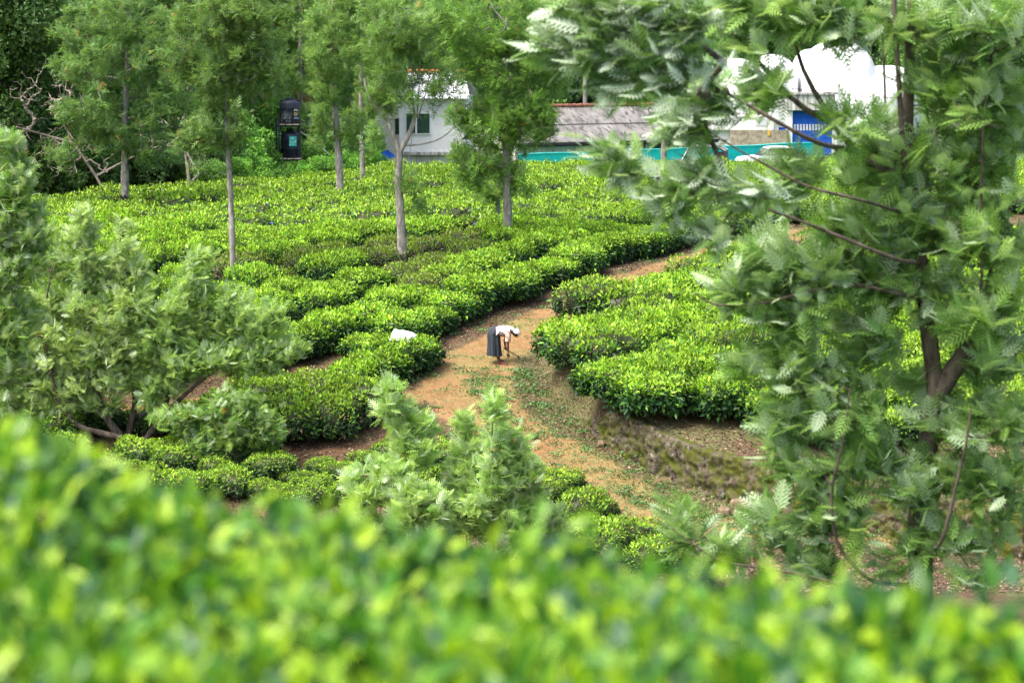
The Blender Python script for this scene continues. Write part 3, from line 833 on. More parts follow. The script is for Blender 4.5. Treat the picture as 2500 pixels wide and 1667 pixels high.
def grow_tree(name, label, cat, skel, clumps, nf=24, flen=.3, tm=None, bark=None, leaf=None, g=None, group=None, col0=(.06, .13, .025), col1=(.16, .25, .05),
              silver=0.0, spread=.22, twig=.008, crown_name='crown', upb=.3, wind=(0, 0, 0), root_at=None, dead=0.0, prefer=.5, tsides=6, branchname='trunk', nodes_from=0.0, fw=.62):
    tm = tm or (T_FR0, F_FR0); bark = bark or M['bark']; leaf = leaf or M['grev']
    g = g or np.random.default_rng(len(label) * 13 + int(abs(skel[0][0][0][0]) * 10))
    base = Vector(root_at if root_at is not None else skel[0][0][0])
    root = thing(name, label, cat, base, group=group)
    B = np.array(base)
    nodes = []; nr_ = []; tw = []
    mbt = MB()
    for pts_, (r0, r1) in skel:
        Q, s = resample(pts_, .22 if r0 > .03 else .12)
        r = r0 + (r1 - r0) * s
        r *= 1 + .08 * np.sin(s * 37 + len(pts_)) 
        mbt.tube(Q - B, r, 10 if r0 > .05 else 6, bump=.10 if r0 > .04 else 0)
        k = int(len(Q) * nodes_from)
        nodes.append(Q[k:]); nr_.append(r[k:])
    N = list(np.concatenate(nodes)); NR = list(np.concatenate(nr_)); par = [-1] * len(N)
    clumps = np.asarray(clumps, float)
    if len(clumps):
        NA = np.array(N)
        dd = np.linalg.norm(clumps[:, None, :] - NA[None], axis=2).min(1)
        for ci in np.argsort(dd):
            c = clumps[ci]
            NA = np.array(N)
            v = c - NA; dist = np.linalg.norm(v, axis=1)
            cost = dist + prefer * np.clip(NA[:, 2] - c[2] + .15 * dist, 0, None)
            i = int(np.argmin(cost)); p0 = NA[i]; L = dist[i]
            if L < .03: continue
            mid = p0 + (c - p0) * .5 + np.array([0, 0, -.10 * L]) + g.normal(size=3) * .07 * L
            mid1 = p0 + (c - p0) * .25 + np.array([0, 0, -.06 * L]) + g.normal(size=3) * .04 * L
            ptsq = [p0, mid1, mid, c]
            tid = len(tw); tw.append([ptsq, par[i], L, 1])
            for q, rr_ in ((mid1, .6), (mid, .5), (c, .3)):
                N.append(q); NR.append(.01); par.append(tid)
        for t in range(len(tw) - 1, -1, -1):
            p = tw[t][1]
            if p >= 0: tw[p][3] += tw[t][3]
        for ptsq, p, L, k in tw:
            r = twig * (k ** .5)
            mbt.tube(np.array(ptsq) - B, [r, r * .85, r * .7, r * .4], 5 if r < .02 else tsides, cap=False)
    mbt.build(branchname, bark, root)
    if nf and len(clumps):
        ax = np.array([np.interp(clumps[:, 2], np.sort(nodes[0][:, 2]), nodes[0][np.argsort(nodes[0][:, 2])][:, k]) for k in (0, 1)]).T
        out = clumps.copy(); out[:, :2] -= ax; out[:, 2] = 0; out = nrmz(out)
        n = len(clumps) * nf
        ci = np.repeat(np.arange(len(clumps)), nf)
        tipdir = nrmz(g.normal(size=(len(clumps), 3)) * .5 + out * .6 + np.array([0, 0, .5]))
        P = clumps[ci] + tipdir[ci] * (g.random((n, 1)) - .55) * spread * 2.2 + g.normal(size=(n, 3)) * spread * .45
        d = g.normal(size=(n, 3)) * .75 + tipdir[ci] * .7 + np.array([0, 0, upb]) + np.array(wind)
        up = g.normal(size=(n, 3)) * .45 + np.array([0, 0, 1.0]) - nrmz(d) * .3
        if silver:
            fl = g.random(n) < silver; up[fl] *= -1
        L = flen * (.6 + .6 * g.random(n))
        tone = np.clip(g.random(len(clumps))[ci] * .6 + g.random(n) * .5, 0, 1)[:, None]
        zz = np.clip((P[:, 2:3] - P[:, 2].min()) / (np.ptp(P[:, 2]) + .01), 0, 1)
        C = np.array(col0) + (np.array(col1) - np.array(col0)) * tone
        C = C * (.85 + .3 * g.random((n, 1)))
        if dead:
            db = g.random(n) < dead; C[db] = np.array([.36, .20, .03])
        mb = MB(); cards(mb, P - B, d, up, L, L * fw * 1.6, tm[0], tm[1], C, tipcol=C * 1.35)
        mb.build(crown_name, leaf, root)
    return root

def ell(lst, Y, n, seed, dy=1.0, yoff=0):
    """clump centres inside ellipsoids given as (px,py,rx,ry[,weight]) standing at distance Y"""
    g = np.random.default_rng(seed); out = []
    wts = np.array([e[2] * e[3] * (e[4] if len(e) > 4 else 1) for e in lst], float); wts /= wts.sum()
    for e, k in zip(lst, g.multinomial(n, wts)):
        c = at(e[0], e[1], Y); s = Y / F
        for _ in range(k):
            v = g.normal(size=3); v /= np.linalg.norm(v); v *= g.random() ** .45
            out.append((c.x + v[0] * e[2] * s, c.y + yoff + v[1] * (e[2] + e[3]) / 2 * s * dy, c.z + v[2] * e[3] * s))
    return np.array(out)
def pl(px, Y): return [at(x, y, Y) for x, y in px]
def down(pts_, Y=None):
    """extend the first point down into the soil"""
    p = Vector(pts_[0]); z = tz(p.x, p.y) - .15
    return [Vector((p.x, p.y, z))] + list(pts_) if p.z > z + .1 else list(pts_)

M['twigpale'] = noisemat('pale_twig', (.20, .17, .14), (.38, .33, .28), 9, .9, .2)
# --- the trees standing in the tea field
def field_tree(base, trunk, r0, r1, ells, n, label, extra=(), seed=1, **kw):
    gb = ground(*base)
    Y = gb.y
    t = [gb + Vector((0, 0, -.1))] + pl(trunk, Y)
    sk = [(t, (r0, r1))] + [(pl(p, Y), r) for p, r in extra]
    return grow_tree('silky_oak_tree', label, 'tree', sk, ell([(e[0], e[1], e[2] * 1.02, e[3] * 1.02) + tuple(e[4:]) for e in ells], Y, int(n * 1.0), seed), **kw)
KW = dict(flen=.27, nf=50, spread=.21, twig=.011, tm=(T_FR0, F_FR0), dead=.012, nodes_from=.35, group='silky oak trees standing in the tea')
GR0, GR1 = (.042, .125, .02), (.17, .31, .05)
field_tree((305, 546), [(305, 440), (303, 345), (306, 270), (310, 180), (312, 60), (310, -60)], .155, .05,
           [(310, 20, 160, 80), (300, 110, 150, 90), (300, 220, 165, 100), (300, 330, 110, 60), (420, 250, 70, 80), (215, 300, 80, 60), (370, 370, 70, 30), (170, 130, 50, 80), (450, 120, 40, 80), (160, 380, 50, 30)], 290,
           'straight grey trunk with a burnt black patch low down, leftmost tree in the tea', seed=1, **dict(KW, nf=56), col0=(.045, .125, .025), col1=(.13, .26, .05))
_t1 = [o for o in COL.objects if o.get('label', '').startswith('straight grey trunk with a burnt')][0]
_mb = MB(); _u = np.linspace(R(-75), R(40), 9); _b = at(306, 508, _t1.location.y).z; _h = at(306, 477, _t1.location.y).z
_g = np.stack([np.stack([(.01 if k else 0) + (.178 - .004 * k) * np.sin(_u), -(.178 - .004 * k) * np.cos(_u), np.full(9, z_) + (.06 * np.sin(_u * 7) if k in (0, 3) else 0)], -1) - np.array([0, 0, _t1.location.z]) for k, z_ in enumerate(np.linspace(_b - .3, _h, 4))])
_mb.grid(_g); _mb.build('burnt_patch', noisemat('charred_bark', (.008, .007, .007), (.03, .026, .024), 12, .9, .5), _t1)
field_tree((571, 712), [(566, 560), (562, 450), (553, 340), (551, 250), (545, 120), (540, -60)], .10, .04,
           [(545, 40, 120, 80), (560, 170, 95, 80), (540, 290, 70, 70), (620, 90, 60, 60), (480, 340, 45, 50), (600, 485, 28, 22, .5), (500, 430, 28, 25, .5), (660, 200, 40, 50, .7), (440, 150, 40, 70)], 215,
           'slender leaning pale lichened trunk, the nearest tree at the left of the field', seed=2, **KW, col0=GR0, col1=GR1)
field_tree((832, 515), [(829, 420), (824, 340), (815, 240), (812, 130), (815, -60)], .16, .05,
           [(800, 110, 80, 110), (790, 250, 42, 70), (850, 40, 90, 80), (785, 340, 24, 30), (860, 320, 30, 45)], 165,
           'thick grey trunk with a dark notch, left one of the close pair in mid field', seed=3, **KW, col0=GR0, col1=GR1)
field_tree((887, 478), [(885, 400), (883, 330), (880, 200), (885, 90), (890, -60)], .125, .04,
           [(915, 140, 60, 110), (880, 280, 35, 45), (950, 60, 70, 80), (905, 350, 25, 40, .6)], 110,
           'thinner grey trunk farther back, right one of the close pair in mid field', seed=4, **KW, col0=GR0, col1=GR1)
field_tree((983, 664), [(980, 550), (975, 490), (971, 420), (976, 372)], .15, .105,
           [(935, 230, 45, 55, .8), (925, 330, 25, 35, .6), (990, 130, 80, 60, .7), (1070, 210, 50, 60, .8), (1010, 220, 60, 50, .6), (1000, 440, 45, 40, .5), (1020, 510, 30, 35, .5), (1085, 335, 45, 22, .4), (960, 60, 100, 80)], 140,
           'forked grey trunk with upright bare shoots, standing before the white house',
           extra=[([(976, 372), (958, 325), (945, 285), (900, 245), (890, 190)], (.085, .04)), ([(976, 372), (1004, 320), (1016, 290), (1012, 282)], (.085, .06)),
                  ([(1012, 290), (1006, 200), (1004, 110), (1000, 20)], (.028, .012)), ([(1018, 288), (1024, 200), (1028, 90)], (.025, .01)), ([(1020, 290), (1042, 220), (1055, 140)], (.022, .01)),
                  ([(985, 355), (1030, 354), (1080, 340), (1120, 300)], (.035, .012)), ([(940, 280), (935, 180), (938, 60)], (.035, .015)), ([(975, 430), (1000, 380), (1010, 300)], (.012, .006))], seed=5, **dict(KW, nf=40), col0=GR0, col1=GR1)
field_tree((1240, 620), [(1239, 500), (1238, 420), (1236, 340), (1237, 260), (1238, 170), (1240, 80), (1236, -60)], .15, .045,
           [(1230, 50, 130, 80), (1250, 150, 90, 70), (1275, 240, 90, 70), (1190, 300, 85, 65), (1270, 340, 85, 50), (1150, 390, 60, 60), (1165, 450, 50, 35), (1305, 300, 60, 45), (1250, 440, 50, 40), (1125, 290, 35, 40, .6), (1120, 120, 60, 90), (1340, 120, 50, 90), (1080, 40, 60, 60)], 330,
           'dark straight trunk with the fullest green crown, right of the white house', extra=[([(1237, 165), (1200, 152), (1170, 165), (1140, 140), (1110, 95)], (.04, .015)), ([(1236, 160), (1262, 158), (1290, 130)], (.035, .015)),
                  ([(1237, 330), (1180, 270), (1150, 250)], (.03, .015)), ([(1238, 330), (1275, 260), (1300, 200)], (.03, .015)), ([(1237, 60), (1200, 20), (1180, -40)], (.04, .02))], seed=6, **KW, col0=(.05, .155, .018), col1=(.18, .36, .04))
field_tree((1217, 588), [(1216, 500), (1216, 470), (1222, 430), (1220, 380)], .10, .04, [(1190, 470, 40, 30), (1215, 400, 30, 40)], 26,
           'short dark trunk close behind the full-crowned tree in mid field', seed=7, **KW, col0=GR0, col1=GR1)
KW2 = dict(KW); KW2['group'] = 'silky oak trees near the buildings'
t7 = grow_tree('silky_oak_tree', 'dark trunk rising in front of the grey corrugated roof and turquoise wall', 'tree', [([Vector((7.55, 121, 1.2))] + pl([(1620, 395), (1622, 330), (1622, 270), (1625, 180), (1625, 60)], 121), (.16, .05))],
               ell([(1620, 275, 65, 45), (1570, 200, 80, 60), (1690, 190, 70, 70), (1630, 110, 90, 70), (1560, 90, 60, 60), (1740, 110, 50, 60)], 121, 170, 8), **KW2, col0=(.05, .155, .018), col1=(.18, .36, .04))
grow_tree('bare_tree', 'thin pale bare trunk against the dark undergrowth at the back left', 'tree', [([ground(463, 500) + Vector((0, 0, -.1))] + pl([(462, 440), (457, 405), (450, 370), (458, 330)], ground(463, 500).y), (.09, .03))],
          ell([(440, 360, 60, 40), (500, 400, 50, 30)], 100, 22, 9), nf=0, bark=M['barkpale'], twig=.012)
grow_tree('bare_tree', 'leafless sprawling tree with pale tangled branches at the upper left', 'tree',
          [([ground(255, 520), at(255, 470, 91), at(235, 430, 91), at(180, 350, 91), at(150, 290, 90)], (.07, .03)), ([at(235, 430, 91), at(330, 380, 92), at(430, 340, 92)], (.05, .025)), ([at(180, 350, 91), at(110, 330, 91), at(40, 310, 90)], (.06, .025)),
           ([at(430, 340, 92), at(470, 230, 92), at(460, 120, 92)], (.07, .03))],
          ell([(150, 230, 110, 90), (180, 380, 120, 60), (420, 340, 110, 60), (460, 140, 70, 100), (80, 320, 60, 50), (60, 230, 50, 60)], 90.5, 520, 10, dy=.5), nf=0, bark=M['twigpale'], twig=.010, prefer=.1)

# --- ferny young trees in the middle distance
SIL = dict(leaf=M['grevmid'], tm=(T_FR1, F_FR1), twig=.007, spread=.16, bark=M['barkdark'], dead=.004, upb=.55)
cA0, cA1 = (.07, .17, .035), (.42, .55, .16)
YA = ground(300, 1085).y
grow_tree('silky_oak_tree', 'big feathery young tree with several pale-tipped leaders at the left', 'tree',
          [(down(pl([(310, 1085), (250, 1010), (218, 900), (208, 750), (205, 520)], YA)), (.11, .012)), (pl([(310, 1085), (332, 980), (322, 850), (312, 540)], YA + .3), (.09, .012)),
           (pl([(300, 1070), (180, 1040), (135, 960), (100, 800), (130, 640)], YA - .3), (.08, .012))],
          ell([(205, 535, 18, 40, 1.1), (207, 590, 38, 50), (215, 670, 55, 60), (310, 560, 18, 36, 1.1), (310, 620, 38, 50), (315, 700, 55, 60), (130, 650, 42, 55), (140, 590, 20, 30), (75, 745, 80, 60), (200, 780, 110, 80), (320, 790, 90, 80), (60, 870, 70, 70),
               (180, 900, 120, 70), (300, 900, 90, 70), (110, 980, 90, 50, .7), (230, 990, 60, 40, .6), (0, 960, 70, 60), (20, 850, 50, 80, .7), (260, 850, 100, 60), (60, 1030, 70, 30, .6)], YA, 480, 21), nf=34, flen=.23, fw=.7, silver=.2, **SIL, col0=cA0, col1=cA1)
grow_tree('silky_oak_tree', 'feathery young tree leaning right over the side path, right of the big one at left', 'tree',
          [(down(pl([(345, 1090), (400, 1010), (425, 900), (450, 800), (478, 650)], YA)), (.09, .012)), (pl([(400, 1010), (500, 920), (610, 850), (720, 850)], YA - .2), (.06, .012))],
          ell([(480, 655, 28, 40, 1.4), (470, 720, 50, 50), (440, 780, 60, 60), (560, 760, 55, 50), (640, 790, 50, 45), (710, 845, 35, 35), (540, 850, 90, 55), (440, 880, 80, 55), (620, 880, 70, 45), (380, 960, 60, 40, .6), (365, 830, 50, 60)], YA - .2, 330, 22),
          nf=34, flen=.23, fw=.7, silver=.2, **SIL, col0=(.08, .20, .035), col1=(.38, .54, .13))
grow_tree('silky_oak_shrub', 'low drooping fern-leaved branches spreading over the ground', 'shrub',
          [(down(pl([(400, 1110), (470, 1070), (560, 1060), (640, 1080)], YA - 1.2)), (.05, .01)), (pl([(400, 1110), (500, 1010), (600, 1000)], YA - 1), (.04, .01))],
          ell([(600, 1040, 75, 50), (520, 1085, 70, 40), (655, 1060, 35, 35), (450, 1030, 60, 40), (560, 990, 60, 35)], YA - 1.2, 150, 23), nf=32, flen=.23, fw=.7, silver=.1, **dict(SIL, upb=.05), col0=(.07, .18, .03), col1=(.20, .33, .06))
grow_tree('silky_oak_tree', 'feathery green tree cut off by the left edge of the picture', 'tree',
          [(down(pl([(-60, 1020), (-40, 800), (-20, 600), (10, 420), (20, 320)], 46)), (.12, .015))],
          ell([(15, 360, 40, 40), (40, 440, 60, 60), (20, 540, 90, 70), (60, 620, 60, 60), (10, 680, 80, 70), (30, 790, 70, 70), (0, 890, 60, 60)], 46, 230, 24, dy=.8), nf=30, flen=.24, fw=.7, silver=.2, **SIL, col0=(.07, .18, .03), col1=(.21, .36, .06))
YS = 46.0
SIL2 = 1
def sap(stems, ells_, n, label, seed, dY=0, **kw):
    Y = YS + dY
    ells_ = list(ells_) + [(stems[0][0][0] - 20, 1235, 50, 45, .8), (stems[0][0][0] + 20, 1300, 60, 45, .7), (stems[0][0][0], 1370, 60, 40, .5)]
    sk = [(down(pl(s, Y)), (.03, .006)) for s in stems]
    return grow_tree('silky_oak_sapling', label, 'sapling', sk, ell(ells_, Y, int(n * 2.1), seed, dy=1.3), nf=20, flen=.26, fw=.7, silver=.2, **dict(SIL, spread=.12, upb=.6, **kw), col0=(.09, .22, .035), col1=(.40, .56, .15), group='fern-leaved saplings above the hedge')
sap([[(1010, 1330), (1010, 1180), (985, 1060), (958, 955)]], [(958, 960, 18, 30, 1.6), (970, 1000, 42, 38), (985, 1060, 45, 40), (1000, 1130, 55, 50), (1030, 1050, 25, 25)], 52, 'tall pale-tipped sapling, leftmost of the group above the blurred hedge', 31)
sap([[(1205, 1350), (1203, 1150), (1201, 1050), (1207, 940)]], [(1207, 955, 8, 18, 1.4), (1204, 985, 20, 18, 1.3), (1200, 1016, 32, 16, 1.3), (1203, 1075, 26, 30, .8), (1205, 1130, 36, 30, .8)], 30, 'slim sapling whose single plume stands highest, just before the dirt path', 32, dY=-.6)
sap([[(1140, 1350), (1138, 1200), (1136, 1040)]], [(1136, 1045, 18, 28, 1.6), (1145, 1100, 40, 40), (1140, 1170, 60, 50), (1100, 1230, 45, 30)], 52, 'bushy silvery sapling in the middle of the group above the blurred hedge', 33, dY=.4)
sap([[(1260, 1340), (1255, 1200), (1243, 1035)]], [(1243, 1040, 16, 25, 1.6), (1215, 1080, 25, 25), (1250, 1100, 40, 40), (1262, 1170, 55, 50), (1255, 1240, 55, 40)], 58, 'full yellow green sapling just right of the highest plume', 34, dY=-.2)
sap([[(1300, 1380), (1300, 1250), (1320, 1170)]], [(1285, 1200, 35, 50), (1320, 1270, 50, 35), (1350, 1300, 40, 25)], 36, 'low sapling at the right end of the group, by the small tea bushes', 35, dY=.2)
sap([[(900, 1340), (890, 1250), (870, 1150)]], [(875, 1165, 25, 30, 1.3), (900, 1210, 50, 30), (940, 1160, 35, 25)], 36, 'low pale sapling at the left end of the group above the blurred hedge', 36, dY=-1.2)
sap([[(1030, 1360), (1030, 1280), (1015, 1200)]], [(1020, 1210, 50, 30), (1060, 1250, 50, 30), (990, 1240, 40, 25)], 36, 'low sapling between the leftmost tall one and the silvery one', 37, dY=-1.6)

# --- the big tree at the right, close to the camera
YR = 24.0
e_sil = [(1420, 30, 60, 35), (1375, 115, 40, 22), (1440, 120, 70, 40), (1520, 70, 80, 50), (1600, 30, 90, 40), (1600, 120, 80, 50), (1530, 190, 50, 30), (1650, 200, 50, 40), (1690, 60, 50, 50), (1710, 140, 30, 40)]
e_mid = [(1490, 385, 50, 30), (1560, 420, 45, 30), (1700, 300, 50, 45), (1740, 230, 50, 45), (1790, 270, 40, 45), (1650, 475, 60, 30), (1720, 430, 50, 35), (1820, 490, 60, 40), (1900, 470, 50, 35), (1640, 530, 30, 22), (1745, 590, 30, 50),
         ]
e_top = [(1830, 30, 60, 45), (1900, 60, 70, 45), (1850, 120, 45, 45), (1985, 30, 60, 45), (1950, 410, 35, 25, .5), (1965, 450, 60, 35), (2065, 60, 50, 60), (2060, 300, 30, 50, .6), (1860, 230, 40, 35)]
e_right = [(2150, 60, 80, 70, .5), (2270, 60, 90, 90), (2400, 80, 110, 100), (2170, 330, 60, 40, .5), (2280, 220, 90, 80), (2420, 250, 100, 90), (2120, 430, 80, 70), (2240, 400, 90, 80), (2400, 420, 110, 90), (2080, 560, 80, 60), (2220, 560, 90, 80),
           (2380, 580, 120, 90), (2040, 660, 80, 50), (2180, 700, 90, 70), (2350, 740, 120, 80), (2480, 680, 60, 90), (2120, 820, 80, 70), (2420, 880, 90, 80), (2250, 950, 60, 60, .6), (2350, 1020, 110, 70), (2470, 1050, 60, 80)]
e_low = [(1790, 690, 50, 35), (1870, 640, 70, 45), (1900, 730, 80, 50), (1990, 700, 70, 60), (1830, 770, 50, 35), (1960, 820, 80, 60), (1850, 900, 40, 40, .6), (2030, 920, 80, 60), (1930, 960, 60, 45), (2000, 1030, 80, 50), (1920, 1080, 50, 40), (2100, 1000, 70, 50),
         (1990, 1150, 70, 50), (2110, 1130, 70, 60), (2060, 1270, 80, 60), (1970, 1290, 50, 50), (2220, 1180, 80, 60), (2350, 1180, 90, 70), (2300, 1310, 90, 60), (2450, 1280, 70, 70), (2400, 1390, 90, 40), (2180, 1380, 80, 40), (2020, 1390, 70, 30),
         (1650, 1265, 55, 35), (1700, 1320, 60, 30), (1740, 1350, 50, 25), (1880, 1280, 35, 50), (1900, 1360, 50, 35), (1820, 1380, 60, 25), (2470, 1180, 50, 60)]
trunkR = pl([(2255, 1500), (2245, 1350), (2240, 1230), (2262, 1100), (2285, 1000), (2290, 940), (2268, 850), (2262, 720), (2240, 600), (2222, 460), (2215, 300), (2222, 150), (2225, -80)], YR)
cl = np.concatenate([ell(e_sil, 19.5, 120, 41, dy=.8), ell(e_mid, 21.5, 80, 42, dy=.8), ell(e_top, 23.2, 80, 43), ell(e_right, YR, 360, 44, dy=1.6), ell(e_low, YR - .2, 250, 45)])
nsil = 130 + 120
SK_ = 1.1
skR = [(down(trunkR), (.12, .035)),
       (pl([(2290, 960), (2330, 900), (2362, 845), (2378, 838)], YR), (.10, .085)),
       (pl([(2362, 855), (2395, 760), (2440, 560), (2480, 380)], YR + .1), (.02, .008)),
       (pl([(2230, 520), (2205, 400), (2198, 250), (2185, 60), (2180, -60)], YR - .3), (.03, .02)),
       (pl([(2225, 420), (2150, 420), (2095, 400), (2047, 310), (1990, 235), (1945, 150), (1930, 60)], YR - .4), (.042, .014)),
       (pl([(2047, 312), (1960, 275), (1895, 205), (1840, 130), (1730, 30), (1690, -30)], YR - .8), (.030, .010)),
       (pl([(2095, 402), (1990, 350), (1900, 300), (1800, 240), (1700, 190), (1620, 120), (1520, 60)], YR - 1.6), (.030, .006)),
       (pl([(2240, 570), (2110, 490), (1960, 455), (1885, 410), (1780, 355), (1690, 290), (1640, 260)], YR - 1.5), (.022, .006)),
       (pl([(2245, 668), (2200, 640), (2080, 590), (1960, 540), (1840, 500), (1720, 450), (1620, 440)], YR - 1.2), (.028, .006)),
       (pl([(2262, 738), (2215, 722), (2080, 690), (1960, 715), (1860, 742), (1720, 748), (1698, 715)], YR - .4), (.024, .008)),
       (pl([(2245, 1470), (2120, 1420), (2040, 1330), (2025, 1200), (2060, 1080), (2075, 950)], YR - .5), (.024, .008)),
       (pl([(2262, 1150), (2180, 1080), (2150, 1000), (2120, 900), (2110, 760)], YR + .2), (.022, .008)),
       (pl([(2246, 1400), (2300, 1330), (2330, 1200), (2360, 1080), (2370, 1000)], YR - .6), (.024, .010)),
       (pl([(2250, 1480), (2150, 1450), (1950, 1400), (1750, 1370), (1640, 1290)], YR - .8), (.026, .006)),
       (pl([(2362, 860), (2398, 700), (2395, 500), (2400, 300), (2420, 150)], YR - .3), (.016, .008)),
       (pl([(2245, 640), (2185, 540), (2165, 400), (2160, 200), (2150, 0)], YR + .3), (.018, .01))]
_tk = np.array([tuple(p) for p in resample(trunkR, .1)[0]])
def snap(k_, p_):
    p_ = [Vector(q) for q in p_]
    if k_ in (0, 1, 5, 6, 7, 2, 14): return p_
    i_ = int(np.argmin(np.linalg.norm(_tk - np.array(p_[0]), axis=1)))
    return [Vector(tuple(_tk[i_]))] + p_[1:]
skR = [(snap(k_, p_), (a_ * SK_, b_ * SK_)) for k_, (p_, (a_, b_)) in enumerate(skR)]
def root_to(k_, j_):
    # start branch k_ at the nearest point of branch j_
    q = resample(skR[j_][0], .05)[0]; i_ = int(np.argmin(np.linalg.norm(q - np.array(skR[k_][0][0]), axis=1)))
    skR[k_][0][0] = Vector(tuple(q[i_]))
for k_, j_ in ((1, 0), (2, 1), (5, 4), (6, 4), (7, 0), (14, 1)): root_to(k_, j_)
gR = np.random.default_rng(99)
rootR = grow_tree('silky_oak_tree', 'large slightly blurred feathery tree filling the right side', 'tree', skR, cl, nf=0, twig=.0040, bark=M['barkdark'], root_at=down(trunkR)[0], prefer=.25)
def frond_set(clumps, nf, flen, silver, wind, c0, c1, g, mi_=0, spread=.15):
    n = len(clumps) * nf; ci = np.repeat(np.arange(len(clumps)), nf)
    tip = nrmz(g.normal(size=(len(clumps), 3)) * .6 + np.array([-.35, 0, .5]) + np.array(wind))
    P = clumps[ci] + tip[ci] * (g.random((n, 1)) - .6) * spread * 2 + g.normal(size=(n, 3)) * spread * .28
    d = g.normal(size=(n, 3)) * .6 + tip[ci] * .9 + np.array(wind)
    up = g.normal(size=(n, 3)) * .45 + np.array([0, 0, 1.0]); fl = g.random(n) < silver; up[fl] *= -1
    L = flen * (.6 + .6 * g.random(n))
    tone = np.clip(g.random(len(clumps))[ci] * .7 + g.random(n) * .4, 0, 1)[:, None]
    C = (np.array(c0) + (np.array(c1) - np.array(c0)) * tone) * (.85 + .3 * g.random((n, 1)))
    cards(mb, P - np.array(rootR.location), d, up, L, L * .95, T_FR2, F_FR2, C, mi=mi_, tipcol=C * 1.3)
mb = MB()
frond_set(cl[:120], 12, .27, .75, (-.7, 0, -.25), (.10, .19, .06), (.20, .32, .10), gR)
frond_set(cl[120:200], 11, .26, .6, (-.5, 0, -.15), (.09, .19, .05), (.20, .33, .09), gR)
frond_set(cl[200:], 13, .29, .28, (-.15, 0, .1), (.055, .15, .035), (.25, .40, .09), gR, 1, .13)
mb.build('crown', [M['grevsil'], M['grevmid']], rootR)

# --- woods behind: a few kinds of tree, each copy an object of its own
def broad_mesh(seed, h0, h1, r, n, leaf, c0, c1, lumps=70, name='crown', shell=.55):
    g = np.random.default_rng(seed)
    v = nrmz(g.normal(size=(lumps, 3))); rad = g.random((lumps, 1)) ** .4
    cen = v * rad * np.array([r, r, (h1 - h0) / 2]) + np.array([0, 0, (h0 + h1) / 2])
    lr = r * (.16 + .16 * g.random(lumps))
    ci = g.integers(0, lumps, n)
    u = nrmz(g.normal(size=(n, 3)))
    P = cen[ci] + u * (lr[ci] * (shell + (1 - shell) * g.random(n)))[:, None] * np.array([1.15, 1.15, .8])
    d = g.normal(size=(n, 3)) * .7 + u * .6; up = u + np.array([0, 0, .7]) + g.normal(size=(n, 3)) * .4
    tone = np.clip(g.random(lumps)[ci] * .7 + g.random(n) * .45, 0, 1)[:, None]
    C = np.array(c0) + (np.array(c1) - np.array(c0)) * tone
    mb = MB(); L = leaf * (.6 + .8 * g.random(n))
    cards(mb, P, d, up, L, L * .55, T_DIA, F_DIA, C)
    me = mb.mesh(name); me.materials.append(M['broad'])
    mt = MB()
    top = (h0 + h1) / 2
    tk = [(0, 0, -1), (.1, 0, h0 * .5), (-.05, .1, h0), (.1, .1, top), (0, 0, h1 * .92)]
    mt.tube(tk, [r * .055, r * .045, r * .04, r * .025, .02], 8)
    for c in cen[:26]:
        z0 = max(h0 * .7, min(c[2] - r * .25, top + g.random() * 2))
        mt.tube([(0, 0, z0), (c[0] * .4, c[1] * .4, z0 + (c[2] - z0) * .3), tuple(c)], [r * .022, r * .015, .012], 5)
    mt_ = mt.mesh(name + '_trunk'); mt_.materials.append(M['bark'])
    return me, mt_
def grev_mesh(seed, h0, h1, r, n, name='crown', fl=.42):
    g = np.random.default_rng(seed)
    K = 170
    h = h0 + (h1 - h0) * g.random(K); prof = r * np.sin(np.clip((h - h0) / (h1 - h0) * .85 + .12, 0, 1) * math.pi) ** .6
    a = g.random(K) * 6.28; q = g.random(K) ** .5
    cen = np.stack([np.cos(a) * prof * q, np.sin(a) * prof * q, h], -1)
    ci = np.repeat(np.arange(K), n // K); nn = len(ci)
    tip = nrmz(np.stack([np.cos(a), np.sin(a), .9 + 0 * a], -1) + g.normal(size=(K, 3)) * .3)
    P = cen[ci] + tip[ci] * (g.random((nn, 1)) - .6) * .6 + g.normal(size=(nn, 3)) * .16
    d = g.normal(size=(nn, 3)) * .7 + tip[ci] * .7; up = g.normal(size=(nn, 3)) * .4 + np.array([0, 0, 1])
    tone = np.clip(g.random(K)[ci] * .6 + g.random(nn) * .5, 0, 1)[:, None]
    C = np.array([.048, .14, .025]) + np.array([.15, .22, .04]) * tone
    mb = MB(); L = fl * (.6 + .6 * g.random(nn)); cards(mb, P, d, up, L, L, T_FR0, F_FR0, C, tipcol=C * 1.3)
    me = mb.mesh(name); me.materials.append(M['grev'])
    mt = MB(); mt.tube([(0, 0, -1), (.08, 0, h0), (-.08, .05, (h0 + h1) / 2), (0, 0, h1)], [.17, .15, .09, .02], 8)
    for i_ in range(0, K, 4):
        c = cen[i_]; z0 = max(h0, c[2] - 1.0)
        mt.tube([(0, 0, z0), (c[0] * .5, c[1] * .5, z0 + .3), tuple(c)], [.035, .022, .01], 4)
    mt_ = mt.mesh(name + '_trunk'); mt_.materials.append(M['bark'])
    return me, mt_
DG0, DG1 = (.03, .085, .018), (.10, .21, .035)
BG0, BG1 = (.036, .12, .02), (.13, .28, .04)
